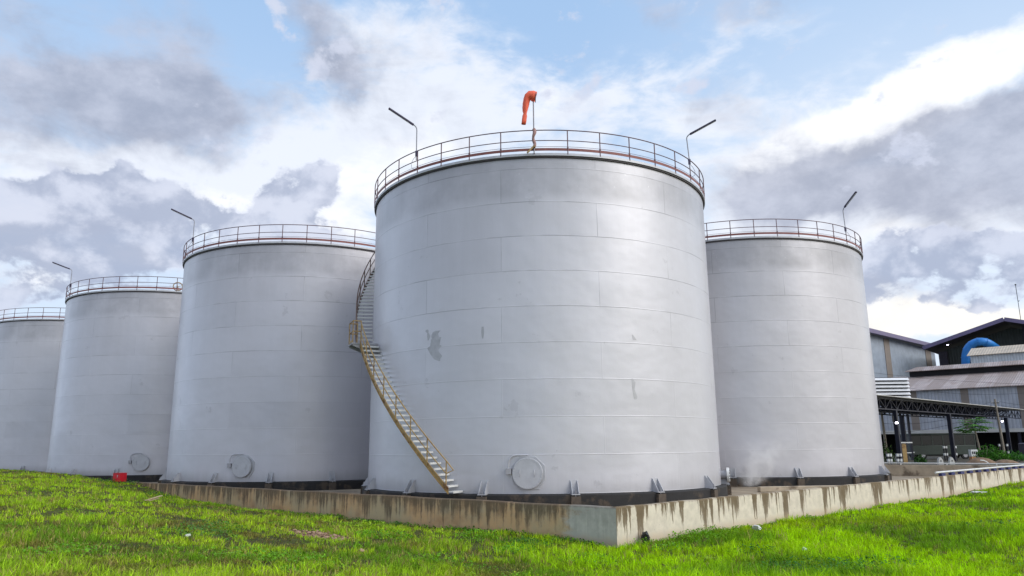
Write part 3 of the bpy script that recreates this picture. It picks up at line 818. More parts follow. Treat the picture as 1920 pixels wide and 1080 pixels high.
mb = MB()
q = [dk(.1, .1, -.52), dk(A_W + .1, .1, -.52), dk(A_W + .1, 95, -.52), dk(.1, 95, -.52)]
mb.add(q, [(0, 1, 2, 3)])
structure(mb.build('slab', M['floor']))
mb = MB(); mb.add([dk(A_W + .12, .1, YZ), dk(D_FAR, .1, YZ), dk(D_FAR, -40, YZ), dk(A_W + 260, -60, YZ), dk(A_W + 260, 150, YZ), dk(A_W + .12, 95, YZ)], [(0, 1, 2, 3, 4, 5)])
M['yard'] = simple('dark_yard_earth', (.075, .066, .05), .95, 0, .3, .5, .3, dirt=(.04, .06, .02)); structure(mb.build('yard', M['yard']))

# ------------------------------------------------------------------ grass
def visible(x, y, pad=60):
    d = np.stack([x, y, height(x, y) + .1], -1) - CAM_P
    z = d @ _F; u = 960 + F_PX * (d @ CAM_R) / z; v = 540 - F_PX * (d @ CAM_U) / z
    return (z > 0) & (u > -pad - 60) & (u < 1920 + pad + 60) & (v < 1080 + pad * 2.0)

def blades(x, y, L, W, tint, lean=.5, seed=1):
    r = np.random.default_rng(seed); n = len(x)
    z = height(x, y) - .02
    az = r.uniform(0, 2 * PI, n); la = r.uniform(0, 2 * PI, n); lm = np.abs(r.normal(0, lean, n)) + .12
    wx, wy = np.cos(az) * W / 2, np.sin(az) * W / 2
    dx, dy = np.cos(la) * lm, np.sin(la) * lm
    h1, h2 = L * .55, L / np.sqrt(1 + lm * .8)
    b = np.stack([x, y, z], -1)
    off1 = np.stack([dx * L * .25, dy * L * .25, h1], -1); off2 = np.stack([dx * L * .8, dy * L * .8, h2], -1)
    w = np.stack([wx, wy, 0 * wx], -1)
    V = np.stack([b - w, b + w, b + off1 + w * .8, b + off1 - w * .8, b + off2], 1).reshape(-1, 3)
    base = (np.arange(n) * 5)[:, None]
    tri = np.concatenate([base + np.array([0, 1, 2]), base + np.array([0, 2, 3]), base + np.array([3, 2, 4])], 0)
    col = np.repeat(np.c_[tint, np.ones(n)], 5, 0)
    return V, tri, col

def tint_mesh(name, V, tri, col, mat, **kw):
    me = bpy.data.meshes.new(name); np_mesh(me, V, tri, 3)
    a = me.color_attributes.new('tint', 'FLOAT_COLOR', 'POINT'); a.data.foreach_set('color', col.astype(np.float32).ravel())
    me.materials.append(mat); return link(name, me)

def scatter(n, ylo, yhi, power=1.0):
    u = RNG.random(n); y = (ylo ** (1 - power) + u * (yhi ** (1 - power) - ylo ** (1 - power))) ** (1 / (1 - power)) if power != 1 else ylo * (yhi / ylo) ** u
    x = y * RNG.uniform(-.78, .78, n)
    return x, y
def grass_tint(x, y, n):
    left = 1 - sstep(x / np.maximum(y, 1), -.12, .16)           # rougher, olive turf on the mound; lush to the right
    g1 = vnoise(x, y, 2.6, 5); g2 = vnoise(x, y, .9, 6); g3 = vnoise(x, y, 1.5, 21) * .6 + vnoise(x, y, .5, 22) * .4; g4 = vnoise(x * .35, y * .9, 3.1, 23)
    lush = np.array([.37, .64, .003]); olive = np.array([.35, .55, .026]); dry = np.array([.34, .29, .10]); deep = np.array([.08, .22, .016]); brown = np.array([.20, .15, .05])
    c = lush[None] * (1 - left[:, None]) + olive[None] * left[:, None]
    k = sstep(g1, .48, .74)[:, None] * .7; c = c * (1 - k) + deep * k
    k = (sstep(g2, .55, .85) * (.25 + .4 * left))[:, None]; c = c * (1 - k) + np.array([.44, .60, .02]) * k
    k = (sstep(g3, .52, .70) * (.12 + .72 * left))[:, None]; c = c * (1 - k) + brown * k
    k = (sstep(g4, .55, .8) * .5 * (1 - left))[:, None]; c = c * (1 - k) + np.array([.36, .50, .01]) * k
    dm = (RNG.random(n) < .05 + .15 * left)[:, None]; c = np.where(dm, dry, c)
    return c
# tufts first, then the blades of every tuft
NT_ = 105000
tx, ty = scatter(NT_, 8.0, 62, 1.25)
keep = (inside(tx, ty) < -.03) & visible(tx, ty); tx, ty = tx[keep], ty[keep]
den = vnoise(tx, ty, 1.2, 9) * .34 + vnoise(tx, ty, .5, 10) * .36 + vnoise(tx, ty, .22, 33) * .30
left = 1 - sstep(tx / ty, -.10, .25)
pk_ = (1 - (.45 + .45 * left) * sstep(.50 - den, 0, .12)) * (1 - .96 * sstep(soil_mask(tx, ty), .3, .55))
keep = RNG.random(len(tx)) < pk_; tx, ty = tx[keep], ty[keep]; left = left[keep]; nt_ = len(tx)
per = RNG.integers(5, 11, nt_)
ttint = grass_tint(tx, ty, nt_) * RNG.uniform(.6, 1.35, (nt_, 1))
tlen = (1 - .35 * sstep(vnoise(tx, ty, 1.5, 21) * .6 + vnoise(tx, ty, .5, 22) * .4, .5, .72)) * RNG.uniform(.5, 1.3, nt_) * (.55 + 1.0 * vnoise(tx, ty, 1.9, 12) ** 1.4 + .35 * vnoise(tx, ty, .6, 13)) * (.95 - .30 * left)
ti = np.repeat(np.arange(nt_), per); n = len(ti)
rr_t = RNG.random(n) ** .7 * (.05 + ty[ti] * .0022); aa_t = RNG.uniform(0, 2 * PI, n)
gxs, gys = tx[ti] + rr_t * np.cos(aa_t), ty[ti] + rr_t * np.sin(aa_t)
keep = inside(gxs, gys) < -.02; gxs, gys, ti = gxs[keep], gys[keep], ti[keep]; n = len(ti)
Lb = RNG.uniform(.08, .30, n) * tlen[ti] * np.where(-inside(gxs, gys) < .3, .75, 1)
Wb = np.maximum(RNG.uniform(.009, .021, n), gys * .00075)
tintb = ttint[ti] * RNG.uniform(.6, 1.45, (n, 1))
print('blades', n)
V, tri, col = blades(gxs, gys, Lb, Wb, tintb, .62, 3)
# short matted stubble under and between the tufts
sx, sy = scatter(150000, 8.0, 45, 1.35); kk = (inside(sx, sy) < -.03) & visible(sx, sy) & (RNG.random(len(sx)) > .95 * sstep(soil_mask(sx, sy), .3, .55)); sx, sy = sx[kk], sy[kk]; m_ = len(sx)
g_ = RNG.random((m_, 1)); st_t = np.where(g_ < .35, np.array([[.13, .09, .04]]), np.where(g_ < .75, np.array([[.10, .17, .02]]), np.array([[.26, .26, .07]]))) * RNG.uniform(.5, 1.4, (m_, 1))
V2, tri2, col2 = blades(sx, sy, RNG.uniform(.04, .11, m_), np.maximum(RNG.uniform(.010, .022, m_), sy * .0009), st_t, 1.3, 5)
tri = np.concatenate([tri, tri2 + len(V)]); V = np.concatenate([V, V2]); col = np.concatenate([col, col2])
tag(tint_mesh('grass', V, tri, col, M['grass']), 'bright green grass covering the slope in front of the wall', 'grass', kind='stuff')

# broad-leaved weeds: flat little leaves on short stalks, in patches
def weed_leaves(cx, cy, rad, n, size, tint, seed, hmax=.28):
    r = np.random.default_rng(seed)
    a = r.uniform(0, 2 * PI, n); q = rad * np.sqrt(r.random(n)); x = cx + q * np.cos(a); y = cy + q * np.sin(a)
    z = height(x, y) + r.random(n) ** .7 * hmax * (1 - .6 * (q / rad) ** 2)
    s_ = size * r.uniform(.6, 1.4, n); yaw = r.uniform(0, 2 * PI, n); til = r.normal(.25, .45, n)
    ux, uy = np.cos(yaw), np.sin(yaw)
    U = np.stack([ux * np.cos(til), uy * np.cos(til), np.sin(til)], -1) * s_[:, None]
    W = np.stack([-uy, ux, r.normal(0, .3, n)], -1) * (s_ * .36)[:, None]
    c = np.stack([x, y, z], -1); dn = np.stack([0 * x, 0 * x, -s_ * .12], -1)
    V = np.stack([c, c + U * .35 + W, c + U * .75 + W * .75, c + U + dn, c + U * .75 - W * .75, c + U * .35 - W], 1).reshape(-1, 3)
    b = (np.arange(n) * 6)[:, None]
    tri = np.concatenate([b + np.array(t) for t in ((0, 1, 5), (1, 2, 5), (2, 4, 5), (2, 3, 4))], 0)
    tn = np.asarray(tint)[None] * r.uniform(.6, 1.35, (n, 1)); col = np.repeat(np.c_[tn, np.ones(n)], 6, 0)
    return V, tri, col
WV, WTr, WC = [], [], []; off = 0
def put_weeds(*a, **k):
    global off
    V, t, c = weed_leaves(*a, **k); WV.append(V); WTr.append(t + off); WC.append(c); off += len(V)
LUSH, DEEP, YEL = (.15, .36, .016), (.06, .19, .02), (.26, .42, .02)
i = 0
for (px, py, z, rad, n_, sz, tn) in [(690, 995, -.9, .9, 420, .07, YEL), (720, 1010, -.85, .9, 380, .07, LUSH), (985, 1022, -1.0, .8, 420, .06, DEEP), (965, 1035, -.95, .7, 330, .065, LUSH), (900, 1010, -1, .9, 350, .06, LUSH),
     (1300, 1010, -1.1, .8, 420, .06, LUSH), (1340, 1002, -1.1, .9, 420, .06, LUSH), (1255, 1030, -1.1, .6, 200, .06, LUSH), (1210, 1022, -1.1, .5, 160, .05, LUSH), (1420, 1040, -1.05, .8, 260, .06, DEEP),
     (1540, 1062, -.95, 1.3, 700, .055, DEEP), (1640, 1052, -.95, 1.2, 560, .055, DEEP), (1480, 1072, -.95, 1.0, 500, .055, DEEP), (1790, 990, -1.0, .9, 220, .06, DEEP), (1870, 985, -1.0, .7, 180, .07, DEEP),
     (370, 1012, -.4, 1.0, 420, .055, (.10, .24, .035)), (400, 1000, -.45, .9, 320, .055, (.10, .24, .035)), (240, 905, .0, .9, 300, .07, DEEP), (200, 903, .1, .7, 160, .07, DEEP), (300, 925, -.2, .8, 180, .07, DEEP),
     (120, 1040, -.0, .7, 260, .05, LUSH), (450, 1050, -.3, .8, 300, .05, LUSH), (560, 1060, -.4, .7, 260, .05, LUSH), (820, 1050, -.7, .8, 260, .05, LUSH), (1100, 1050, -.95, .8, 260, .05, LUSH)]:
    i += 1; q = at_z(px, py, z); put_weeds(q[0], q[1], rad, n_, sz, tn, 100 + i)
for k in range(150):                 # creeping plants along the foot of the brown wall
    b = RNG.uniform(.2, 27); q = C0 + DL * b - NL * RNG.uniform(.05, .4); put_weeds(q[0], q[1], .3, 34, .06, DEEP if RNG.random() < .7 else LUSH, 400 + k, hmax=.14)
for k in range(60):
    b = RNG.uniform(.2, 26); q = C0 + DR * b - NR * RNG.uniform(.05, .35); put_weeds(q[0], q[1], .25, 24, .05, LUSH, 600 + k, hmax=.10)
for k in range(170):
    y_ = 9 * (40 / 9) ** RNG.random(); x_ = y_ * RNG.uniform(-.72, .72)
    if inside(np.array(x_), np.array(y_)) < -.5 and soil_mask(x_, y_) < .2: put_weeds(x_, y_, RNG.uniform(.2, .5), int(RNG.integers(30, 90)), .05, LUSH if RNG.random() < .6 else YEL, 800 + k, hmax=.16)
tag(tint_mesh('weeds', np.concatenate(WV), np.concatenate(WTr), np.concatenate(WC), M['leaf']), 'patches of broad-leaved weeds among the grass and along the wall foot', 'weeds', kind='stuff')

# rubble on the bare soil
mb = MB()
def pebble(mb, c, s_, seed):
    r = random.Random(seed); n = 7; vs = []
    for (zz, k) in ((-.5, .6), (-.1, 1), (.35, .8)):
        for j in range(n):
            a_ = 2 * PI * j / n; q = k * r.uniform(.75, 1.2); vs.append((c[0] + s_ * q * math.cos(a_) * 1.25, c[1] + s_ * q * math.sin(a_), c[2] + s_ * zz * .8))
    vs.append((c[0], c[1], c[2] + s_ * .5))
    fs = [(i * n + j, i * n + (j + 1) % n, (i + 1) * n + (j + 1) % n, (i + 1) * n + j) for i in range(2) for j in range(n)] + [(2 * n + j, 2 * n + (j + 1) % n, 3 * n) for j in range(n)]
    mb.add(vs, fs)
for k in range(300):
    c, a, b = SOIL[0]
    u, v = random.gauss(0, a * .55), random.gauss(0, b * .55)
    x_ = c[0] + u * math.cos(SOIL_ANG) - v * math.sin(SOIL_ANG); y_ = c[1] + u * math.sin(SOIL_ANG) + v * math.cos(SOIL_ANG)
    pebble(mb, (x_, y_, float(height(np.array([x_]), np.array([y_]))[0]) + .01), random.uniform(.010, .035) * (1 if random.random() < .9 else 1.7), k)
tag(mb.build('rubble', M['stone'], smooth=40), 'buff stones and earth showing through the grass', 'rubble', kind='stuff')

def on_ground(px, py, dz=0.0):       # first meeting of the line of sight with the terrain
    d = ray(px, py); t = 4.0
    for _ in range(2000):
        p_ = CAM_P + d * t
        if p_[2] < float(height(np.array([p_[0]]), np.array([p_[1]]))[0]): break
        t += .05
    return Vector((p_[0], p_[1], p_[2] + dz))

def crumple(name, label, cat, px, py, size, mat, squash=.6, seed=1, group=None, dz=0):
    r = random.Random(seed); import bmesh
    bm = bmesh.new(); bmesh.ops.create_icosphere(bm, subdivisions=3, radius=1)
    dirs = [(Vector((r.gauss(0, 1), r.gauss(0, 1), r.gauss(0, 1))).normalized(), r.uniform(.4, .9)) for _ in range(16)]
    for v in bm.verts:
        n_ = v.co.normalized(); k = 1.0
        for dd, h in dirs:
            c_ = n_.dot(dd)
            if c_ > h: k = min(k, h / c_)
        k *= 1 + .16 * math.sin(9 * n_.x + 5 * n_.y + seed) * math.sin(8 * n_.z + 3 * n_.x)
        v.co = Vector((n_.x * k * size[0], n_.y * k * size[1], n_.z * k * size[2] + size[2] * squash))
    me = bpy.data.meshes.new(name); bm.to_mesh(me); bm.free(); me.materials.append(mat)
    o = link(name, me); o.location = on_ground(px, py, dz); o.rotation_euler = (0, 0, r.uniform(0, 6))
    return tag(o, label, cat, group)
bag = crumple('plastic_bag', 'black crumpled plastic bag at the foot of the cream wall near the corner', 'bag', 1211, 1021, (.24, .19, .20), M['blackbag'], .8, 3, dz=.06)
bag.data.polygons.foreach_set('use_smooth', [False] * len(bag.data.polygons))
crumple('litter', 'white crumpled paper in the grass right of the black bag', 'litter', 1418, 1000, (.22, .15, .12), M['whitelit'], .9, 5, dz=.10)
crumple('litter', 'small white scrap in the dark weeds below the cream wall', 'litter', 1510, 1043, (.16, .08, .07), M['whitelit'], .9, 6, dz=.12)
crumple('litter', 'long white torn wrapper in the grass before the far stretch of cream wall', 'litter', 1835, 930, (.62, .28, .10), M['whitelit'], .8, 8, dz=.12)
crumple('litter', 'pale scrap on the mown grass of the left mound', 'litter', 352, 1010, (.09, .06, .05), M['whitelit'], .8, 9, dz=.05)
crumple('stone', 'long pale stone at the lower end of the bare soil patch', 'stone', 677, 1040, (.26, .10, .07), M['stone'], .3, 12, dz=.06)

# dry broken boards on the mound
pl = empty('broken_board', 'short piece of pale broken board lying on the mound below the wall end', 'board', on_ground(287, 941), .7)
mb = MB(); mb.beam((-.32, 0, .06), (.32, .05, .22), .12, .03); mb.build('plank', M['wood'], pl)
mb = MB(); mb.beam((-.2, -.1, .05), (.22, .12, .12), .08, .025); mb.build('splinter', M['wood'], pl)

# red box on the crest
p0 = at(224, 902, 44.0)
rb = empty('red_box', 'bright red steel box standing on the grass crest before the tanks', 'box', (p0[0], p0[1], p0[2] - .04), math.radians(-17))
mb = MB(); mb.box(-.25, -.25, .0, .25, .25, .47); mb.build('body', M['red'], rb, bevel=.012)
mb = MB(); mb.box(-.262, -.262, .472, .262, .262, .50); mb.build('lid', M['red'], rb, bevel=.01)
mb = MB(); mb.box(.05, -.272, .33, .10, -.251, .38); mb.tube([(.075, -.262, .33), (.075, -.275, .25)], .012, 6); mb.build('latch', M['silver_dark'], rb)
for (sx, sy) in ((-1, -1), (1, -1), (1, 1), (-1, 1)):
    mb = MB(); mb.box(sx * .21 - .03, sy * .21 - .03, -.15, sx * .21 + .03, sy * .21 + .03, -.003); mb.build('foot', M['rim_dark'], rb)

# orange board against the wall at the right edge
q = dk(46.2, -.0)
tb = empty('tarpaulin', 'faded orange sheet leaning on the cream wall at the right edge', 'sheet', (q[0], q[1], -1.0), angR)
mb = MB(); nn = 8
vs = []
for i in range(nn + 1):
    for j in range(nn + 1):
        u, v = i / nn, j / nn
        vs.append((-.5 + 4.2 * u, -1.0 + .9 * v + .05 * math.sin(7 * u + 3 * v), .02 + .78 * v * (.45 + .55 * min(1, u * 1.6)) + .05 * math.sin(9 * u)))
mb.add(vs, [(i * (nn + 1) + j, (i + 1) * (nn + 1) + j, (i + 1) * (nn + 1) + j + 1, i * (nn + 1) + j + 1) for i in range(nn) for j in range(nn)])
o = mb.build('sheet', M['tarp'], tb, 60); so = o.modifiers.new('thick', 'SOLIDIFY'); so.thickness = .02

# ------------------------------------------------------------------ factory buildings on the right
def frame_from(pa, pb):              # object frame: x along a->b on plan, y away from the viewer
    pa, pb = Vector(pa), Vector(pb); d = pb - pa; ang = math.atan2(d.y, d.x); return ang, math.hypot(d.x, d.y)

# the factory is laid out square with the walled yard: E1 to the right and nearer, E2 away
E1 = -DL; E2 = np.array([E1[1] * -1, E1[0]]); W0 = at(1709, 735, 124)[:2]; angF = math.atan2(E1[1], E1[0])
def at_e(px, py, e2):                # meets the plane parallel to the warehouse front, e2 metres behind it
    d = ray(px, py); t = (W0 @ E2 + e2) / (d[:2] @ E2); return CAM_P + d * t
# long low warehouse
a_ = np.r_[W0 - E1 * 34, 0]; b_ = np.r_[W0 + E1 * 34, 0]
ang, Lw = frame_from(a_, b_)
wh = empty('warehouse', 'long open-sided warehouse with a weathered pinkish roof and ridge ventilator', 'building', (a_[0], a_[1], YZ), ang)
Z0, Z1 = 3.55, 10.6
mb = MB(); mb.box(0, 0, Z0 + .55, Lw, .25, Z1); mb.build('upper_wall', M['whitewall'], wh)
mb = MB(); mb.box(-.1, -.12, Z0, Lw, .3, Z0 + .55); mb.build('flashing', M['fascia'], wh)
def along(px, py=770):               # distance along the warehouse front of a photo column
    d = ray(px, py); n_ = np.array([-math.sin(ang), math.cos(ang)]); t = (np.array([a_[0], a_[1]]) @ n_) / (d[:2] @ n_)
    q = d[:2] * t - np.array([a_[0], a_[1]]); return float(q @ np.array([math.cos(ang), math.sin(ang)]))
for (x0, x1) in ((1707, 1722), (1805, 1820), (1913, 1930)):
    mb = MB(); mb.box(along(x0), -.09, Z0 + .56, along(x1), -.005, Z1 - .05); mb.build('brown_strip', M['brownstrip'], wh)
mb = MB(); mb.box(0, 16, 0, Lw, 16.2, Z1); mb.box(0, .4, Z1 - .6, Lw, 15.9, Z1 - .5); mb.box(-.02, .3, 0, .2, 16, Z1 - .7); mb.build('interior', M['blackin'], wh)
for k in range(7):
    mb = MB(); x = 3 + k * 7.5; mb.box(x - .2, .35, 0, x + .2, .75, Z0 - .02); mb.build('column', M['steelblue'], wh)
RY = 13.0; RZ = float(at_e(1700, 708, RY - 1.1)[2] - YZ + .3)
mb = MB()
def slab(mb, p, th=.12):
    p = [Vector(q) for q in p]; nrm = (p[1] - p[0]).cross(p[3] - p[0]).normalized() * th
    mb.hexa([q - nrm for q in p] + p)
slab(mb, [(-6, -.9, Z1 - .1), (Lw + 3, -.9, Z1 - .1), (Lw + 3, RY, RZ), (-6, RY, RZ)]); slab(mb, [(-6, RY + .05, RZ), (Lw + 3, RY + .05, RZ), (Lw + 3, 27, Z1), (-6, 27, Z1)])
rf = mb.build('roof', M['rustroof'], wh)
mb = MB(); x0 = float((at_e(1697, 701, RY - 2)[:2] - a_[:2]) @ E1)
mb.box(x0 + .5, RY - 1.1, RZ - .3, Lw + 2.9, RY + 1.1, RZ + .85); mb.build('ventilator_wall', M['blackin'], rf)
mb = MB(); slab(mb, [(x0, RY - 2.0, RZ + .72), (Lw + 2.9, RY - 2.0, RZ + .72), (Lw + 2.9, RY, RZ + 1.55), (x0 + 1.6, RY, RZ + 1.55)]); slab(mb, [(x0 + 1.6, RY + .02, RZ + 1.55), (Lw + 2.9, RY + .02, RZ + 1.55), (Lw + 2.9, RY + 2, RZ + .7), (x0, RY + 2, RZ + .7)])
mb.build('ventilator_roof', M['rustroof'], rf)

# tall grey shed, its side running away to the right
a_ = at(1628, 760, 160); a_ = np.r_[a_[:2] - DR * 14, 0]; b_ = np.r_[a_[:2] + DR * 60, 0]
angg, Lg = frame_from(a_, b_)
gs = empty('grey_shed', 'tall blue-grey clad shed with two brown strips and a dark violet roof', 'building', (a_[0], a_[1], YZ), angg)
zt = at(1630, 624, 160.5)[2] - YZ
mb = MB(); mb.box(0, 0, 0, Lg, .3, zt); mb.box(0, .4, 0, .3, 30, zt); mb.build('side_wall', M['greywall'], gs)
def along2(px):
    d = ray(px, 680); n_ = np.array([-math.sin(angg), math.cos(angg)]); t = (np.array([a_[0], a_[1]]) @ n_) / (d[:2] @ n_)
    q = d[:2] * t - np.array([a_[0], a_[1]]); return float(q @ np.array([math.cos(angg), math.sin(angg)]))
for (x0, x1) in ((1661, 1671), (1737, 1747)):
    mb = MB(); mb.box(along2(x0), -.1, 0, along2(x1), -.005, zt - .1); mb.build('brown_strip', M['brownstrip'], gs)
mb = MB(); slab(mb, [(-2, -1.3, zt + .2), (Lg - .5, -1.3, zt + .2), (Lg - .5, 10, zt + 2.2), (-2, 10, zt + 2.2)], .15); mb.box(-2, -1.55, zt + .451, Lg - .5, -1.2, zt + .95); rf = mb.build('roof', M['purple'], gs)
mb = MB(); mb.box(-2, -1.75, zt - .05, Lg - .5, -1.33, zt + .45); mb.build('gutter', M['purple'], gs)

# big dark gable shed with a deep overhanging roof
G2 = 58.0
eL = at_e(1731, 652, G2); pk = at_e(1882, 598, G2); half = float(np.hypot(*(pk - eL)[:2]))
gb = empty('gable_shed', 'huge dark shed with a wide overhanging violet-edged gable roof', 'building', (pk[0], pk[1], YZ), angF)
ze, zp = eL[2] - YZ, pk[2] - YZ
mb = MB(); slab(mb, [(-half, 0, ze), (0, 0, zp), (0, 60, zp), (-half, 60, ze)], .25); slab(mb, [(0.02, 0, zp), (half, 0, ze), (half, 60, ze), (0.02, 60, zp)], .25)
rf = mb.build('roof', M['darksoffit'], gb)
mb = MB()
mb.beam((-half - .1, -.22, ze - .1), (0, -.22, zp - .1), .4, .85); mb.beam((0.1, -.22, zp - .1), (half, -.22, ze - .1), .4, .85)
mb.build('fascia', M['purple'], gb)
mb = MB(); zi = ze - .9
mb.prism([(-half + 2.2, 0), (half - 2, 0), (half - 2, ze - .3), (0, zp - .9), (-half + 2.2, ze - .25)], (0, 9, 0), (1, 0, 0), (0, 0, 1), (0, .4, 0)); mb.build('gable_wall', M['darkwall'], gb)
for x in (-half + 2.4, 3.2):
    mb = MB(); mb.box(x - .9, 7.9, 0, x + .9, 8.97, ze - .4 + (0 if x < 0 else 4.6)); mb.build('column', M['darksoffit'], gb)
q = at_e(1775, 646, G2 + 6); xq = float((q - pk)[:2] @ E1); mb = MB(); mb.box(xq - .3, 6, q[2] - YZ - .12, xq + .3, 6.4, q[2] - YZ + .12); mb.build('floodlight', M['lit'], gb)

# blue duct that curves over
YD = 52.0
pts = [at_e(1813, 700, YD), at_e(1811, 675, YD), at_e(1812, 662, YD), at_e(1816, 652, YD), at_e(1824, 645, YD), at_e(1834, 641, YD), at_e(1845, 641, YD + .5), at_e(1856, 645, YD + 1.5), at_e(1868, 653, YD + 4)]
dc = empty('duct', 'fat bright blue duct arching out of the dark shed', 'duct', (pts[0][0], pts[0][1], 0), 0)
loc = Vector(dc.location); pv = [Vector(p_) - loc for p_ in pts]; pv.insert(0, Vector((pv[0].x, pv[0].y, -.4)))
sm_ = []
for i in range(len(pv) - 1):
    p0_, p1_, p2_, p3_ = pv[max(i - 1, 0)], pv[i], pv[i + 1], pv[min(i + 2, len(pv) - 1)]
    for k in range(4):
        t = k / 4; sm_.append(.5 * ((2 * p1_) + (p2_ - p0_) * t + (2 * p0_ - 5 * p1_ + 4 * p2_ - p3_) * t * t + (3 * p1_ - p0_ - 3 * p2_ + p3_) * t ** 3))
sm_.append(pv[-1])
mb = MB(); mb.tube(sm_, .86, 20); mb.build('pipe', M['duct'], dc, 60)
mb = MB()
for i in (5, 9, 14, 19, 24, 29):
    t = (sm_[i + 1] - sm_[i - 1]).normalized(); mb.tube([sm_[i] - t * .08, sm_[i] + t * .08], .95, 20)
mb.build('flange', M['duct'], dc, 40)

# small pale annexe in front of the gable
YA = 40.0
a_ = at_e(1822, 690, YA); rt = at_e(1822, 667, YA); rr = at_e(1838, 652, YA + 6)
an = empty('annexe', 'pale clad annexe with a beige pitched roof before the dark shed', 'building', (a_[0], a_[1], YZ), angF)
zw = rt[2] - YZ; zr = rr[2] - YZ
mb = MB(); mb.box(0, 0, 0, 26, .25, zw); mb.box(0, .3, 0, .25, 12, zw); mb.build('wall', M['palewall'], an)
mb = MB(); slab(mb, [(-.5, -.7, zw), (26, -.7, zw), (26, 6, zr), (-.5, 6, zr)], .1); slab(mb, [(-.5, 6.03, zr), (26, 6.03, zr), (26, 12.6, zw), (-.5, 12.6, zw)], .1); mb.build('roof', M['beigeroof'], an)

# mast
q0, q1 = at(1914, 600, 175), at(1904, 534, 175)
ms = empty('mast', 'thin dark lightning mast standing above the dark shed roof', 'mast', (q0[0], q0[1], q0[2] - 2), 0)
mb = MB(); L_ = Vector(q1) - Vector(q0) + Vector((0, 0, 2)); mb.tube([(0, 0, 0), L_], .07, 6); mb.build('pole', M['wire'], ms)
mb = MB(); mb.tube([L_ - Vector((.12, 0, 0)), L_ + Vector((.12, 0, .05))], .16, 8); mb.build('tip', M['wire'], ms)
mb = MB(); mb.tube([L_ * .62 + Vector((.05, 0, 0)), L_ * .62 + Vector((.35, 0, .1))], .09, 6); mb.build('fitting', M['wire'], ms)

# ------------------------------------------------------------------ canopy (truss roof on dark columns)
cA = np.array([38.0, 75.0]); cB = cA + DR * 43.2
cdir = (cB - cA) / np.linalg.norm(cB - cA); cang = math.atan2(cdir[1], cdir[0]); cL = np.linalg.norm(cB - cA)
cn = empty('truss_canopy', 'long canopy of dark steel trusses on slim columns beyond the tanks', 'canopy', (cA[0], cA[1], YZ), cang)
ZB, ZTt = 5.3, 6.35
def truss(mb, y, x0, x1, n_, zb, zt_, w=.11):
    mb.beam((x0, y, zb), (x1, y, zb), w, w); mb.beam((x0, y, zt_), (x1, y, zt_), w, w)
    for k in range(n_ + 1):
        x = x0 + (x1 - x0) * k / n_; mb.beam((x, y, zb + w / 2), (x, y, zt_ - w / 2), w * .7, w * .7)
        if k < n_:
            x2 = x0 + (x1 - x0) * (k + 1) / n_
            if k % 2: mb.beam((x, y, zt_ - .05), (x2, y, zb + .05), w * .6, w * .6)
            else: mb.beam((x, y, zb + .05), (x2, y, zt_ - .05), w * .6, w * .6)
for y in (0, 2.75, 5.5):
    mb = MB(); truss(mb, y, -8, cL + 3.4, 38, ZB, ZTt); mb.build('truss', M['steelblue'], cn)
for k in range(30):
    x = -7 + k * (cL + 5) / 29.0
    mb = MB(); nn = 5
    mb.beam((x, .1, ZB + .2), (x, 5.4, ZB + .2), .09, .09); mb.beam((x, .1, ZTt - .12), (x, 5.4, ZTt - .12), .09, .09)
    for j in range(nn):
        y0, y1 = .1 + 5.3 * j / nn, .1 + 5.3 * (j + 1) / nn
        mb.beam((x, y0, ZB + .25 if j % 2 else ZTt - .17), (x, y1, ZTt - .17 if j % 2 else ZB + .25), .07, .07)
    mb.build('cross_truss', M['steelblue'], cn)
mb = MB(); mb.box(-9, -.7, ZTt + .13, cL + 4.6, 6.4, ZTt + .2); mb.build('roof', M['fascia'], cn)
for (x, y) in ((0, 0), (cL * .37, 0), (cL * .40, 5.5), (cL * .90, 0)):
    mb = MB(); mb.box(x - .19, y - .19, 0, x + .19, y + .19, ZB - .056); mb.build('column', M['steelblue'], cn)

def world_to(o, p):
    c_, s_ = math.cos(-o.rotation_euler[2]), math.sin(-o.rotation_euler[2]); d = Vector(p) - Vector(o.location)
    return Vector((d.x * c_ - d.y * s_, d.x * s_ + d.y * c_, d.z))
def floodlight(label, px, py, Y, arm):
    q = at(px, py, Y); t = empty('floodlight', label, 'light', q, 0, 'lit floodlights under the canopy')
    mb = MB(); mb.box(-.17, -.12, -.11, .17, .1, .11); mb.build('housing', M['wire'], t, bevel=.02)
    mb = MB(); mb.box(-.13, -.135, -.08, .13, -.122, .08); mb.build('lens', M['lit'], t)
    mb = MB(); mb.beam((0, 0, .14), (arm, .1, .3), .06, .06); mb.box(arm - .06, .05, .1, arm + .06, .15, .7); mb.build('bracket', M['wire'], t)
floodlight('lit floodlight on the nearest canopy column, beside the tank', 1680, 793, 74.4, YZ)
floodlight('lit floodlight on the farthest canopy column, by the utility pole', 1878, 790, 100.2, .15)

# louvred ventilator above the canopy
YV = 92
v0, v1 = at(1632, 748, YV), at(1708, 748, YV); vt = at(1632, 712, YV)[2]
lv = empty('louvre_unit', 'white unit of stacked horizontal louvres above the canopy beside the tank', 'ventilator', (v0[0] - 2, YV, YZ), math.radians(0))
wv = v1[0] - v0[0] + 2; zb = v0[2] - YZ; zt = vt + .5
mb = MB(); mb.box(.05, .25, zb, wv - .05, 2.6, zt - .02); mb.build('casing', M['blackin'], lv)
nl = 6
for k in range(nl):
    z0 = zb + (zt - zb) * k / nl; h = (zt - zb) / nl
    mb = MB(); mb.hexa([(0, -.15, z0 + .05), (wv, -.15, z0 + .05), (wv, .0, z0 + .05), (0, .0, z0 + .05), (0, .12, z0 + h * .78), (wv, .12, z0 + h * .78), (wv, .22, z0 + h * .78), (0, .22, z0 + h * .78)])
    mb.build('louvre', M['louvre'], lv)
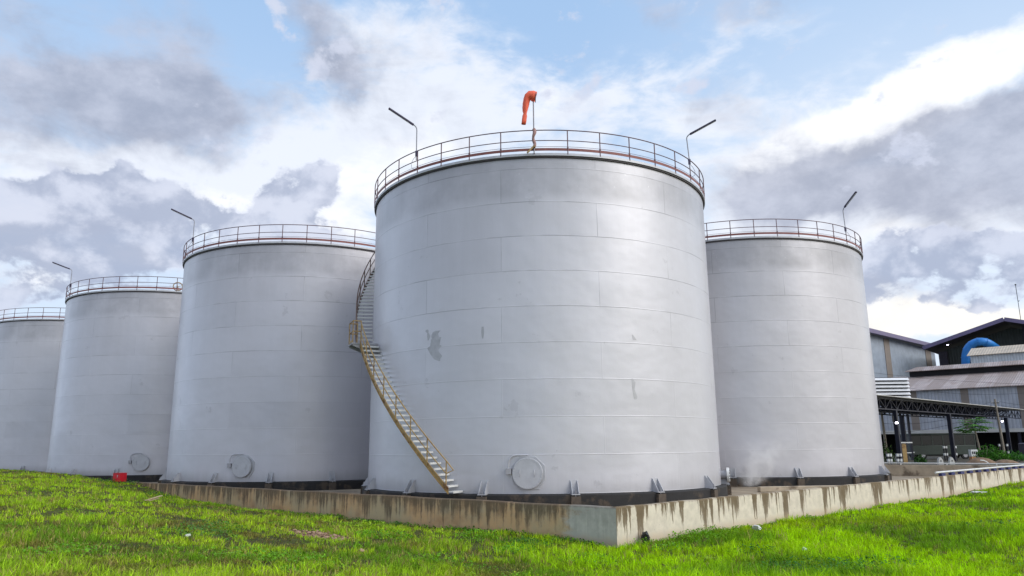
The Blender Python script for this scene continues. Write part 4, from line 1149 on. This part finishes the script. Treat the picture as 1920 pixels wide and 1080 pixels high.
for x in (.4, wv - .4):
    for y in (.5, 2.3):
        mb = MB(); mb.box(x - .12, y - .12, 0, x + .12, y + .12, zb - .01); mb.build('leg', M['steelblue'], lv)

# ------------------------------------------------------------------ yard things
YB = 96.0
q = at(1711, 860, YB); q2 = at(1834, 860, YB)
bl = q2[0] - q[0]
bs_ = empty('bus', 'dull green old bus parked in the shade under the canopy', 'bus', (q[0], YB, YZ), 0)
mb = MB(); mb.box(0, 0, .55, bl, 2.4, 1.75); body = mb.build('body', M['busgreen'], bs_, bevel=.06)
mb = MB(); mb.box(.03, .03, 1.753, bl - .03, 2.37, 3.0); mb.build('window_band', M['glass'], bs_, bevel=.03)
for k in range(7):
    x = .02 + (bl - .16) * k / 6; mb = MB(); mb.box(x, .0, 1.755, x + .12, .028, 2.98); mb.build('window_pillar', M['busgreen'], bs_)
mb = MB(); mb.box(-.05, -.03, 3.003, bl + .05, 2.43, 3.22); mb.build('roof', M['busgreen'], bs_, bevel=.08)
for x in (1.4, bl - 1.5):
    for y in (.02, 2.12):
        w = link('wheel', None, bs_); w.location = (x, y, .5)
        mb = MB(); mb.tube([(0, 0, 0), (0, .26, 0)], .5, 24); mb.build('tyre', M['rubber'], w, 40)
        mb = MB(); mb.tube([(0, -.012, 0), (0, .02, 0)], .27, 18); mb.build('rim', M['silver_dark'], w, 40)
for x in (.25, bl - .35):
    mb = MB(); mb.box(x - .1, -.02, .8, x + .1, -.001, .95); mb.build('headlight', M['whitelit'], bs_)

YC = 84.0
q = at(1822, 858, YC); w_ = at(1835, 858, YC)[0] - q[0]; z1 = at(1828, 843, YC)[2]
cr = empty('cabinet', 'small white and orange cabinet with three dark windows beside the papaya tree', 'cabinet', (q[0], YC, YZ), 0)
zc = z1 - YZ
mb = MB(); mb.box(0, 0, zc * .42, w_, .5, zc); mb.build('upper_body', M['whitelit'], cr, bevel=.02)
mb = MB(); mb.box(0.01, .01, .12, w_ - .01, .49, zc * .42 - .004); mb.build('lower_body', M['crate'], cr, bevel=.02)
for k in range(3):
    mb = MB(); x = .08 + (w_ - .16) * k / 3; mb.box(x + .03, -.012, zc * .62, x + (w_ - .16) / 3 - .03, -.001, zc * .85); mb.build('window', M['glass'], cr)
for x in (.06, w_ - .06):
    mb = MB(); mb.box(x - .05, .1, 0, x + .05, .4, .118); mb.build('foot', M['rubber'], cr)

def yard_post(name, label, cat, px, ytop, Y, r, mat, group=None):
    q = at(px, 860, Y); zt = at(px, ytop, Y)[2] - YZ
    t = empty(name, label, cat, (q[0], Y, YZ), 0, group); return t, zt
t, zt = yard_post('steel_post', 'thick rusty orange post with a flat cap plate, right of the nearest canopy column', 'post', 1696, 831, 78, .25, None)
mb = MB(); mb.box(-.22, -.2, 0, .22, .2, zt); mb.build('shaft', M['ochre'], t, bevel=.02)
mb = MB(); mb.box(-.55, -.3, zt + .003, .85, .3, zt + .12); mb.build('cap_plate', M['whitepipe'], t)
mb = MB(); mb.box(.24, -.15, zt - 1.0, .75, .15, zt - .92); mb.build('bracket', M['whitepipe'], t)

def bollard(px, Y, h, label):
    q = at(px, 860, Y); t = empty('bollard', label, 'bollard', (q[0], Y, YZ), 0, 'small white-banded bollards round the canopy columns')
    mb = MB(); mb.tube([(0, 0, 0), (0, 0, h)], .09, 12); mb.build('post', M['wire'], t, 40)
    for z in (h * .42, h * .88):
        mb = MB(); mb.tube([(0, 0, z - .13), (0, 0, z + .13)], .12, 12); mb.build('band', M['whitelit'], t, 40)
for (px, lab) in ((1665, 'left end'), (1670.5, 'second from the left'), (1683, 'third from the left'), (1689, 'right end')):
    bollard(px, 73, 1.05, 'white-banded bollard, %s of the four at the nearest canopy column' % lab)
for (px, lab) in ((1772, 'left end'), (1776.5, 'second from the left'), (1788, 'third from the left'), (1794, 'right end')):
    bollard(px, 88, 1.75, 'white-banded bollard, %s of the four at the middle canopy column' % lab)
for (px, lab) in ((1877, 'left'), (1892, 'right')):
    bollard(px, 96, 1.9, 'white-banded bollard %s of the foot of the utility pole' % lab)
for (px, lab) in ((1765, 'left'), (1786, 'right')):
    q = at(px, 870, 72); t = empty('stop_block', 'rounded beige concrete end block, %s of the middle canopy column' % lab, 'block', (q[0], 72, YZ), 0, 'beige end blocks by the far wall')
    mb = MB(); mb.prism([(-.26, 0), (.26, 0), (.22, .4), (.12, .62), (0, .70), (-.12, .62), (-.22, .4)], (0, 0, 0), (1, 0, 0), (0, 0, 1), (0, .3, 0)); mb.build('block', M['fascia'], t, bevel=.03)
    mb = MB(); mb.tube([(0, -.02, .36), (0, -.001, .36)], .06, 12); mb.build('hole', M['blackin'], t)

def mound(name, label, px, py, Y, rx, h, mat):
    q = at(px, 868, Y); mb = MB(); mb.lathe([(rx, -.1), (rx * .8, h * .35), (rx * .5, h * .8), (rx * .2, h * .98), (.01, h)], 24)
    for i, v in enumerate(mb.v):
        k = 1 + .12 * math.sin(v[0] * 3 + v[1] * 2); mb.v[i] = (v[0] * k, v[1] * .7 * k, v[2])
    o = mb.build(name, mat, smooth=60); o.location = (q[0], Y, YZ); tag(o, label, 'mound')
mound('soil_heap', 'low heap of brown earth beneath the papaya tree', 1838, 868, 74, 1.5, .62, M['soil'])
mound('soil_heap', 'low heap of brown earth at the foot of the utility pole', 1884, 870, 74, 1.3, .40, M['soil'])
t = empty('hose', 'white hose looped over the heap of earth under the papaya tree', 'hose', at(1838, 866, 73) * 1, 0)
mb = MB(); mb.tube([Vector(at(px, py, 72.4)) - Vector(t.location) for (px, py) in ((1838, 863), (1844, 863.5), (1850, 866), (1855, 870), (1859, 876))], .05, 8); mb.build('tube', M['whitepipe'], t, 60)

# utility poles and wires
def pole(label, px0, ytop, Y, lean):
    q = at(px0, ytop, Y); t = empty('utility_pole', label, 'pole', (q[0] + lean, Y, YZ), 0, 'concrete utility poles')
    h = q[2] - YZ; mb = MB(); mb.tube([(0, 0, 0), (-lean, 0, h)], [.17, .11], 12); mb.build('shaft', M['bark'], t, 50)
    mb = MB(); mb.beam((-lean - .5, 0, h - .5), (-lean + .5, 0, h - .5), .08, .1); mb.build('crossarm', M['wire'], t)
    for s_ in (-.42, 0, .42):
        mb = MB(); mb.tube([(-lean + s_, 0, h - .44), (-lean + s_, 0, h - .25)], [.05, .03], 8); mb.build('insulator', M['fascia'], t, 40)
    return Vector((q[0], Y, q[2]))
pA = pole('slim concrete utility pole rising behind the far end of the canopy', 1865, 748, 95, .25)
pB = pole('concrete utility pole squeezed between the tank and the nearest canopy column', 1652, 768, 88, .12)
def wire(label, a, b, sag, cat='wire'):
    a, b = Vector(a), Vector(b); t = empty('overhead_wire', label, cat, a, 0, 'overhead wires at the factory')
    mb = MB(); mb.tube([(b - a) * u + Vector((0, 0, -4 * sag * u * (1 - u))) for u in [k / 16 for k in range(17)]], .018, 5); mb.build('strand', M['wire'], t, 60)
for k in range(3):
    wire('thin wire running left from the slim utility pole, %s of three' % ('topmost', 'middle', 'lowest')[k], pA - Vector((.4, 0, .3 + .45 * k)), pB - Vector((0, 0, .6 + 1.0 * k)), .8)
    wire('thin wire running right from the slim utility pole, %s of three' % ('topmost', 'middle', 'lowest')[k], pA - Vector((-.4, 0, .3 + .45 * k)), Vector(at(1990, 758 + 5 * k, 97)), .35)
wire('wire crossing the pinkish warehouse roof from the tank to the right edge, upper one', at(1600, 694, 108), at(1990, 721, 104), .5)
wire('wire crossing the warehouse eaves from the tank to the right edge, lower one', at(1600, 704, 104), at(1990, 728, 100), 1.6)

# dark tank of a vehicle at the right edge
q = at(1925, 858, 84)
t = empty('drum', 'dark cylindrical drum on legs cut off by the right edge of the photo', 'drum', (q[0] + .45, 84, YZ), 0)
mb = MB(); mb.tube([(0, 0, .35), (0, 0, 1.85)], 1.0, 24); mb.tube([(0, 0, 1.85), (0, 0, 1.95)], [1.0, .8], 24); mb.build('barrel', M['darksoffit'], t, 40)
for s_ in (-.7, .7):
    mb = MB(); mb.box(s_ - .1, -.1, 0, s_ + .1, .1, .346); mb.build('leg', M['wire'], t)

# ---- papaya tree
def leaf_star(mb_list, c, yaw, droop, size, seed):
    r = random.Random(seed)
    for k in range(7):
        a_ = yaw + (k - 3) * .42; L_ = size * (1 - .09 * abs(k - 3))
        d = Vector((math.cos(a_), math.sin(a_), -droop * (.5 + .25 * r.random()))).normalized(); s_ = Vector((-math.sin(a_), math.cos(a_), r.uniform(-.3, .3))).normalized()
        mb_list.append([c, c + d * L_ * .4 + s_ * L_ * .13, c + d * L_ * .75 + s_ * L_ * .10, c + d * L_ + Vector((0, 0, -.05)), c + d * L_ * .75 - s_ * L_ * .10, c + d * L_ * .4 - s_ * L_ * .13])
def polys_to_mesh(name, polys, tints, mat, parent):
    V = np.array([[tuple(v) for v in p_] for p_ in polys]).reshape(-1, 3); n = len(polys); b = (np.arange(n) * 6)[:, None]
    tri = np.concatenate([b + np.array(t_) for t_ in ((0, 1, 5), (1, 2, 5), (2, 4, 5), (2, 3, 4))], 0)
    o = tint_mesh(name, V, tri, np.repeat(np.c_[np.array(tints), np.ones(n)], 6, 0), mat); o.parent = parent; return o
YP = 80.0
q = at(1840, 866, YP); zt = at(1833, 800, YP)[2] - YZ
pt = empty('papaya_tree', 'slender papaya tree with a round green crown before the dark shed', 'tree', (q[0], YP, YZ), 0)
top = Vector((-.25, 0, zt))
mb = MB(); mb.tube([(0, 0, 0), (-.03, 0, zt * .4), (-.14, .02, zt * .75), top], [.13, .11, .09, .07], 10); mb.build('trunk', M['bark'], pt, 60)
polys = []; st_ = MB(); rr_ = random.Random(5)
for k in range(52):
    yaw = k * 2.4; el = rr_.uniform(-.55, 1.2); L_ = rr_.uniform(.75, 1.4)
    e = top + Vector((math.cos(yaw) * math.cos(el), math.sin(yaw) * math.cos(el), math.sin(el) * .8)) * L_
    st_.tube([top + Vector((0, 0, -.05)), (top + e) / 2 + Vector((0, 0, .1)), e], .014, 5)
    leaf_star(polys, e, yaw, .5 if el < .3 else .25, rr_.uniform(.6, .9), k)
    leaf_star(polys, e, yaw + PI, .7, rr_.uniform(.2, .3), k + 50)
tn = [np.array((.08, .20, .04)) * rr_.uniform(.55, 1.5) for _ in polys]
polys_to_mesh('crown', polys, tn, M['leaf'], pt)
st_.build('stalk', M['busgreen'], pt, 60)

def shrub(label, px, py, Y, w, h, n, tint, seed, cat='shrub'):
    r = random.Random(seed); q = at(px, py, Y); t = empty('shrub', label, cat, (q[0], Y, YZ), 0)
    polys = []; mbs = MB()
    for k in range(n):
        a_ = r.uniform(0, 2 * PI); rd = math.sqrt(r.random()); base = Vector((w * .5 * rd * math.cos(a_), w * .3 * rd * math.sin(a_), 0))
        hh = h * (1 - .6 * rd ** 2) * r.uniform(.45, 1.05); c = base + Vector((r.gauss(0, .06), r.gauss(0, .06), hh * r.uniform(.3, 1)))
        yaw = r.uniform(0, 2 * PI); el = r.uniform(-.6, 1.2); L_ = r.uniform(.14, .34)
        d = Vector((math.cos(yaw) * math.cos(el), math.sin(yaw) * math.cos(el), math.sin(el))); s_ = d.cross(Vector((r.gauss(0, 1), r.gauss(0, 1), r.gauss(0, 1)))).normalized()
        polys.append([c, c + d * L_ * .4 + s_ * L_ * .2, c + d * L_ * .75 + s_ * L_ * .14, c + d * L_, c + d * L_ * .75 - s_ * L_ * .14, c + d * L_ * .4 - s_ * L_ * .2])
        if k % 12 == 0: mbs.tube([base, c], .012, 5)
    polys_to_mesh('foliage', polys, [np.array(tint) * r.uniform(.5, 1.5) for _ in polys], M['leaf'], t)
    mbs.build('stem', M['bark'], t)
shrub('low bright green shrub between the papaya tree and the utility pole', 1854, 858, 79, 2.6, 2.1, 900, (.05, .17, .02), 1)
shrub('low green shrub at the foot of the utility pole', 1876, 860, 79, 2.2, 1.5, 700, (.06, .19, .02), 2)
shrub('grassy green bush left of the dark drum at the right edge', 1902, 860, 80, 2.4, 1.25, 700, (.05, .16, .03), 3)
shrub('straggly dark shrub beside the tank and the nearest canopy column', 1663, 855, 77, 1.3, 2.4, 420, (.05, .09, .03), 4)
shrub('small dark weed tuft before the parked bus', 1726, 864, 76, 1.2, .95, 240, (.03, .09, .02), 5)

# ------------------------------------------------------------------ steam
sc_ = at(1400, 913, 42.3)
mat = bpy.data.materials.new('steam'); mat.use_nodes = True; nt = NT(mat.node_tree); nt.n.clear()
out = nt.new('ShaderNodeOutputMaterial'); pvn = nt.new('ShaderNodeVolumePrincipled')
co = obj_co(nt); s = nt.sep(co)
# plume axis drifts to +x with height; its width grows
zz = s[2]
ax_ = nt.m('ADD', .1, nt.m('MULTIPLY', zz, .55)); wr = nt.m('ADD', .28, nt.m('MULTIPLY', zz, .42))
wob = nt.noise(co, .9, 3, .6, out=1); wv_ = nt.sep(nt.vm('SUBTRACT', wob, (.5, .5, .5)))
dx = nt.m('DIVIDE', nt.m('SUBTRACT', nt.m('ADD', s[0], nt.m('MULTIPLY', wv_[0], 1.1)), ax_), wr)
dy = nt.m('DIVIDE', nt.m('ADD', s[1], nt.m('MULTIPLY', wv_[1], .6)), nt.m('ADD', .35, nt.m('MULTIPLY', zz, .18)))
g = nt.m('POWER', 2.718, nt.m('MULTIPLY', nt.m('ADD', nt.m('MULTIPLY', dx, dx), nt.m('MULTIPLY', dy, dy)), -1.0))
puff = nt.step(nt.noise(co, 1.5, 5, .6, .4), .36, .68, .08, 1.4)
fall = nt.m('MULTIPLY', nt.step(zz, 0, .25), nt.step(zz, .2, 2.9, 1, 0))
dens = nt.m('MULTIPLY', nt.m('MULTIPLY', nt.m('MULTIPLY', g, puff), fall), 3.2)
nt.put(pvn.inputs['Density'], dens); pvn.inputs['Color'].default_value = (.985, .985, .99, 1); pvn.inputs['Anisotropy'].default_value = 0
nt.l.new(pvn.outputs[0], out.inputs['Volume'])
mb = MB(); mb.hexa([(-1.6, -1.1, 0), (2.6, -1.1, 0), (2.6, 1.0, 0), (-1.6, 1.0, 0), (-1.0, -1.6, 5.2), (6.0, -1.6, 5.2), (6.0, 1.6, 5.2), (-1.0, 1.6, 5.2)])
stm = mb.build('steam', mat); stm.location = (sc_[0], 42.3, -.5); tag(stm, 'white steam drifting up before the right-hand tank', 'steam', kind='stuff')

# ------------------------------------------------------------------ sky, sun, camera
SUN_EL, SUN_AZ = math.radians(34), math.radians(120)     # azimuth clockwise from straight ahead
world = bpy.data.worlds.new('World'); scene.world = world; world.use_nodes = True
nt = NT(world.node_tree); nt.n.clear()
wo = nt.new('ShaderNodeOutputWorld'); bg = nt.new('ShaderNodeBackground'); nt.l.new(bg.outputs[0], wo.inputs[0])
ST = .10
sky = nt.new('ShaderNodeTexSky', sky_type='NISHITA'); sky.sun_disc = False; sky.sun_elevation = SUN_EL; sky.sun_rotation = SUN_AZ
sky.altitude = 10; sky.air_density = 1.0; sky.dust_density = 2.0; sky.ozone_density = 1.5
d = nt.vm('NORMALIZE', nt.new('ShaderNodeTexCoord').outputs['Generated'])
s = nt.sep(d)
DEG = 57.2958
wA = nt.noise(d, 3.2, 4, .55, out=1); wB = nt.noise(d, 11, 5, .6, out=1)
wa = nt.sep(nt.vm('SUBTRACT', wA, (.5, .5, .5))); wb = nt.sep(nt.vm('SUBTRACT', wB, (.5, .5, .5)))
az = nt.m('MULTIPLY', nt.m('ARCTAN2', s[0], s[1]), DEG); el = nt.m('MULTIPLY', nt.m('ARCSINE', s[2]), DEG)
az = nt.m('ADD', az, nt.m('ADD', nt.m('MULTIPLY', wa[0], 7), nt.m('MULTIPLY', wb[0], 4)))
el = nt.m('ADD', el, nt.m('ADD', nt.m('MULTIPLY', wa[1], 5), nt.m('MULTIPLY', wb[1], 4)))
AE = nt.comb(az, el, 0)
def azel(px, py):
    q = ray(px, py); q = q / np.linalg.norm(q); return math.degrees(math.atan2(q[0], q[1])), math.degrees(math.asin(q[2]))
AE0 = nt.comb(nt.m('MULTIPLY', nt.m('ARCTAN2', s[0], s[1]), DEG), nt.m('MULTIPLY', nt.m('ARCSINE', s[2]), DEG), 0)
AE2 = nt.comb(nt.m('ADD', nt.m('MULTIPLY', nt.m('ARCTAN2', s[0], s[1]), DEG), nt.m('ADD', nt.m('MULTIPLY', wa[0], 2.5), nt.m('MULTIPLY', wb[0], 3.0))),
              nt.m('ADD', nt.m('MULTIPLY', nt.m('ARCSINE', s[2]), DEG), nt.m('ADD', nt.m('MULTIPLY', wa[1], 2.0), nt.m('MULTIPLY', wb[1], 3.0))), 0)
def blob(a0, e0, ra, re, amp, rot=0, co=None):
    v = nt.vm('SUBTRACT', co if co is not None else AE, (a0, e0, 0))
    if rot:
        vr = nt.new('ShaderNodeVectorRotate', rotation_type='Z_AXIS'); nt.put(vr.inputs['Vector'], v); vr.inputs['Angle'].default_value = -math.radians(rot); v = vr.outputs[0]
    v = nt.vm('MULTIPLY', v, (1 / ra, 1 / re, 0))
    return nt.m('MULTIPLY', nt.m('POWER', 2.718, nt.m('MULTIPLY', nt.vm('DOT_PRODUCT', v, v, out='v'), -1)), amp)
def blobs(lst, co=None):
    t = None
    for q in lst:
        px, py, rx, ry, amp = q[:5]
        a0, e0 = azel(px, py); b = blob(a0, e0, rx * .041, ry * .041, amp, q[5] if len(q) > 5 else 0, co); t = b if t is None else nt.m('ADD', t, b)
    return t
def cen(v, amp): return nt.m('MULTIPLY', nt.m('SUBTRACT', v, .5), amp)
nz1 = nt.noise(d, 5.0, 9, .60, .25); nz2 = nt.noise(nt.vm('ADD', d, (3.1, 1.7, .4)), 7.0, 9, .58, .3); nzs = nt.noise(nt.vm('MULTIPLY', d, (1, 1, 2.4)), 2.2, 5, .55)
nzf = nt.noise(nt.vm('MULTIPLY', nt.vm('ADD', d, (7.1, 2.7, .9)), (1, 1, 1.6)), 16.0, 7, .62)
nzc = nt.noise(nt.vm('MULTIPLY', nt.vm('ADD', d, (4.4, 2.2, 6.1)), (1, 1, 1.35)), 11.0, 10, .57, .15); nzu = nt.noise(nt.vm('MULTIPLY', nt.vm('ADD', d, (4.4, 2.2, 6.13)), (1, 1, 1.35)), 11.0, 10, .57, .15)
nzw = nt.noise(nt.vm('MULTIPLY', nt.vm('ADD', d, (9.4, 1.2, 3.1)), (1, 1, 2.6)), 6.0, 10, .6, .5)
nzm = nt.noise(nt.vm('MULTIPLY', nt.vm('ADD', d, (1.1, 5.7, 2.9)), (1, 1, 1.9)), 26.0, 5, .55, .4)          # mackerel texture
# thin veil: pale, mottled
Vf = blobs([(500, 380, 300, 60, .8), (1750, 420, 250, 60, .8), (200, 420, 250, 80, .6), (1500, 420, 150, 80, .7), (830, 130, 180, 110, .75), (900, 250, 240, 90, .7), (640, 260, 160, 90, .7), (500, 300, 220, 60, .6), (1150, 190, 240, 70, .45, 10), (1330, 130, 200, 40, .4, 15), (1400, 260, 220, 80, .5), (1280, 300, 180, 60, .5), (380, 330, 220, 50, .5),
            (120, 330, 200, 60, .55), (700, 40, 150, 30, .35), (1700, 60, 220, 40, .25, 15), (1500, 390, 200, 50, .7), (1640, 420, 150, 50, .6), (150, 290, 160, 40, .4)])
# bright cloud with firmer edges
Bf = blobs([(1700, 190, 230, 45, 1.0, 20), (1870, 120, 130, 50, 1.0, 15), (1560, 260, 150, 42, .95, 20), (1480, 300, 110, 35, .8, 15), (1400, 300, 60, 30, .5), (1640, 240, 120, 40, .6), (620, 410, 140, 40, .8), (660, 340, 90, 40, .6), (420, 370, 120, 26, .7),
            (40, 450, 60, 45, .8), (70, 530, 70, 30, .8), (20, 340, 60, 30, .5), (270, 500, 110, 30, .75), (150, 545, 80, 30, .5), (820, 300, 140, 50, .55), (1000, 190, 60, 35, .5), (1660, 600, 120, 40, 1.1), (1760, 610, 110, 30, 1.0), (1640, 440, 70, 40, .5), (1630, 540, 50, 40, .6), (1860, 440, 80, 20, .5), (1900, 600, 120, 24, .8), (1720, 430, 90, 16, .5)], AE2)
# soft grey-violet streaks
Gf = blobs([(30, 190, 150, 80, .85), (120, 250, 170, 55, .55), (240, 165, 160, 48, 1.0), (330, 150, 80, 65, .65, 40), (370, 220, 100, 65, .65), (420, 280, 50, 40, .4), (300, 45, 70, 30, .42), (390, 80, 60, 40, .35), (620, 95, 80, 62, .85), (650, 150, 50, 30, .5), (590, 30, 60, 30, .45), (20, 110, 50, 50, .4), (20, 10, 50, 20, .4),
            (100, 310, 120, 30, .3), (1790, 260, 230, 45, .95, 10), (1880, 215, 110, 26, .75, 12), (1660, 320, 230, 55, .85, 8), (1850, 340, 150, 60, .85), (1530, 375, 180, 45, .6), (1420, 260, 70, 40, .45), (1440, 360, 140, 50, .45), (1700, 400, 250, 40, .45), (1800, 440, 150, 30, .35), (1280, 210, 120, 30, .25)])
# cauliflower cumulus
Cf = blobs([(200, 360, 67, 51, 1.12), (160, 410, 123, 51, 1.12), (90, 395, 78, 36, 1.01), (300, 390, 67, 39, 1.06), (330, 420, 78, 46, 1.01), (230, 440, 145, 46, 1.12), (560, 350, 67, 32, 1.12), (600, 325, 35, 27, 1.01), (520, 375, 56, 27, 1.01), (460, 410, 89, 18, 0.84), (560, 410, 100, 16, 0.45),
            (30, 490, 44, 32, 0.90), (40, 560, 67, 34, 0.84), (110, 560, 56, 20, 0.56), (180, 490, 78, 34, 0.90), (270, 555, 134, 29, 0.67), (320, 460, 67, 29, 0.67),
            (1720, 480, 56, 41, 1.06), (1790, 465, 67, 34, 1.06), (1840, 480, 56, 29, 0.90), (1760, 520, 123, 39, 1.18), (1870, 530, 89, 51, 1.12), (1900, 500, 56, 34, 0.90), (1670, 515, 44, 23, 0.78), (1690, 545, 56, 16, 0.56), (1800, 570, 100, 18, 0.67), (1740, 610, 44, 11, 0.34), (60, 470, 60, 20, .5), (240, 490, 160, 40, .5)], AE2)
# unseen part of the dome, shaped for the tank reflections: broken cloud, a grey bank high to the left, brighter air to the right and low all round
front = nt.m('MULTIPLY', nt.step(nt.m('ABSOLUTE', az), 44, 62, 1, 0), nt.step(el, 38, 52, 1, 0))
rest = nt.m('SUBTRACT', 1.0, front)
bank = nt.m('ADD', blob(-118, 30, 50, 20, 1.7), blob(-165, 40, 40, 20, 1.0))
glow = nt.m('ADD', nt.m('ADD', blob(108, 18, 44, 34, 1.05), blob(-54, 20, 15, 28, 1.3)), nt.step(el, 15, 3, 0, 1.15))
Vd = nt.step(nt.m('ADD', nt.m('ADD', nt.m('MULTIPLY', Vf, front), nt.m('MULTIPLY', rest, nt.step(nzs, .40, .60))), nt.m('MULTIPLY', nt.m('ADD', cen(nzw, 2.6), cen(nzm, 1.05)), nt.m('MAXIMUM', nt.step(Vf, .05, .45, .3, 1), rest))), .10, 1.05)
Bd = nt.step(nt.m('ADD', nt.m('ADD', nt.m('MULTIPLY', Bf, front), nt.m('MULTIPLY', rest, glow)), nt.m('ADD', cen(nzc, 2.4), cen(nzw, 2.1))), .22, 1.1)
Gd = nt.step(nt.m('ADD', nt.m('ADD', nt.m('MULTIPLY', Gf, front), nt.m('MULTIPLY', rest, nt.m('SUBTRACT', nt.m('ADD', bank, nt.step(nzs, .52, .72, 0, .5)), nt.m('MULTIPLY', glow, .7)))), nt.m('ADD', cen(nz2, 2.4), cen(nzw, 2.2))), .0, 1.1)
Cd = nt.step(nt.m('ADD', nt.m('MULTIPLY', nt.m('MINIMUM', Cf, 1.15), front), nt.m('ADD', cen(nzc, 4.2), cen(nzf, 1.2))), .42, .85)
k = 1 / ST
def sc3(c): return tuple(v * k for v in c)
base = nt.mix(.78, nt.vm('SCALE', sky.outputs[0], scale=1.0), sc3((.47, .70, 1.04)))
e0 = nt.m('MULTIPLY', nt.m('ARCSINE', s[2]), DEG)
hz = nt.m('ADD', nt.step(e0, 8, 34, .75, 0), nt.m('MULTIPLY', nt.step(nt.m('ARCTAN2', s[0], s[1]), .05, .5), nt.step(e0, 20, 40, .35, .12)), clamp=True)
base = nt.mix(hz, base, sc3((.78, .89, 1.04)))
warm = nt.m('MULTIPLY', nt.step(az, 5, 32), nt.step(el, 4, 20, 1, 0))
c1 = nt.mix(nt.m('MULTIPLY', Vd, .85), base, sc3((.93, .965, 1.05)))
c1 = nt.mix(nt.m('MULTIPLY', Bd, .95), c1, nt.mix(nt.m('MULTIPLY', rest, nt.step(az, -20, -70, 0, 1)), nt.mix(warm, sc3((1.05, 1.07, 1.12)), sc3((1.12, 1.07, .97))), sc3((.80, .98, 1.3))))  # unseen glow on the left tinted blue for the tanks' left edges
gtex = nt.step(nt.m('ADD', nt.m('MULTIPLY', nz1, .45), nt.m('MULTIPLY', nzf, .55)), .36, .64)
gv = nt.mix(gtex, sc3((.37, .41, .53)), sc3((.58, .62, .75)))
gv = nt.mix(nt.m('MULTIPLY', rest, nt.m('MINIMUM', bank, 1.0)), gv, sc3((.24, .27, .35)))
c2 = nt.mix(nt.m('MULTIPLY', Gd, .88), c1, gv)
relief = nt.m('ADD', .5, nt.m('MULTIPLY', nt.m('SUBTRACT', nzc, nzu), 2.6))
cuv = nt.mix(nt.step(nt.m('ADD', relief, nt.m('ADD', cen(nz1, .8), nt.m('MULTIPLY', nt.m('SUBTRACT', 1.0, Cd), .5))), .25, .85), sc3((.40, .46, .62)), sc3((.68, .73, .88)))
c2 = nt.mix(nt.m('MULTIPLY', Cd, .86), c2, cuv)
c2 = nt.vm('SCALE', c2, scale=nt.m('ADD', nt.m('MULTIPLY', front, -.25), 1.0))
c3 = nt.mix(nt.step(s[2], -.02, .0, 1, 0), c2, sc3((.16, .2, .1)))
nt.put(bg.inputs['Color'], c3); bg.inputs['Strength'].default_value = ST
world.cycles.sampling_method = 'MANUAL'; world.cycles.sample_map_resolution = 512

sd = bpy.data.lights.new('sun', 'SUN'); sd.energy = 1.35; sd.angle = math.radians(38); sd.color = (1.0, .95, .88)
so_ = link('sun', sd)
sdir = Vector((math.sin(SUN_AZ) * math.cos(SUN_EL), math.cos(SUN_AZ) * math.cos(SUN_EL), math.sin(SUN_EL)))
so_.rotation_euler = sdir.to_track_quat('Z', 'Y').to_euler(); so_.location = sdir * 100 + Vector((0, 30, 0))

cd = bpy.data.cameras.new('camera'); cam = link('camera', cd)
cd.sensor_width = 36; cd.lens = F_PX / 1920 * 36; cd.clip_start = .1; cd.clip_end = 6000
Mx = Matrix(((CAM_R[0], CAM_U[0], -_F[0], 0), (CAM_R[1], CAM_U[1], -_F[1], 0), (CAM_R[2], CAM_U[2], -_F[2], CAM_H), (0, 0, 0, 1)))
cam.matrix_world = Mx
scene.camera = cam
scene.view_settings.view_transform = 'Standard'; scene.view_settings.look = 'None'; scene.view_settings.exposure = .42; scene.view_settings.gamma = 1
scene.render.engine = 'CYCLES'
scene.cycles.max_bounces = 8; scene.cycles.volume_bounces = 5; scene.cycles.volume_step_rate = 3.0
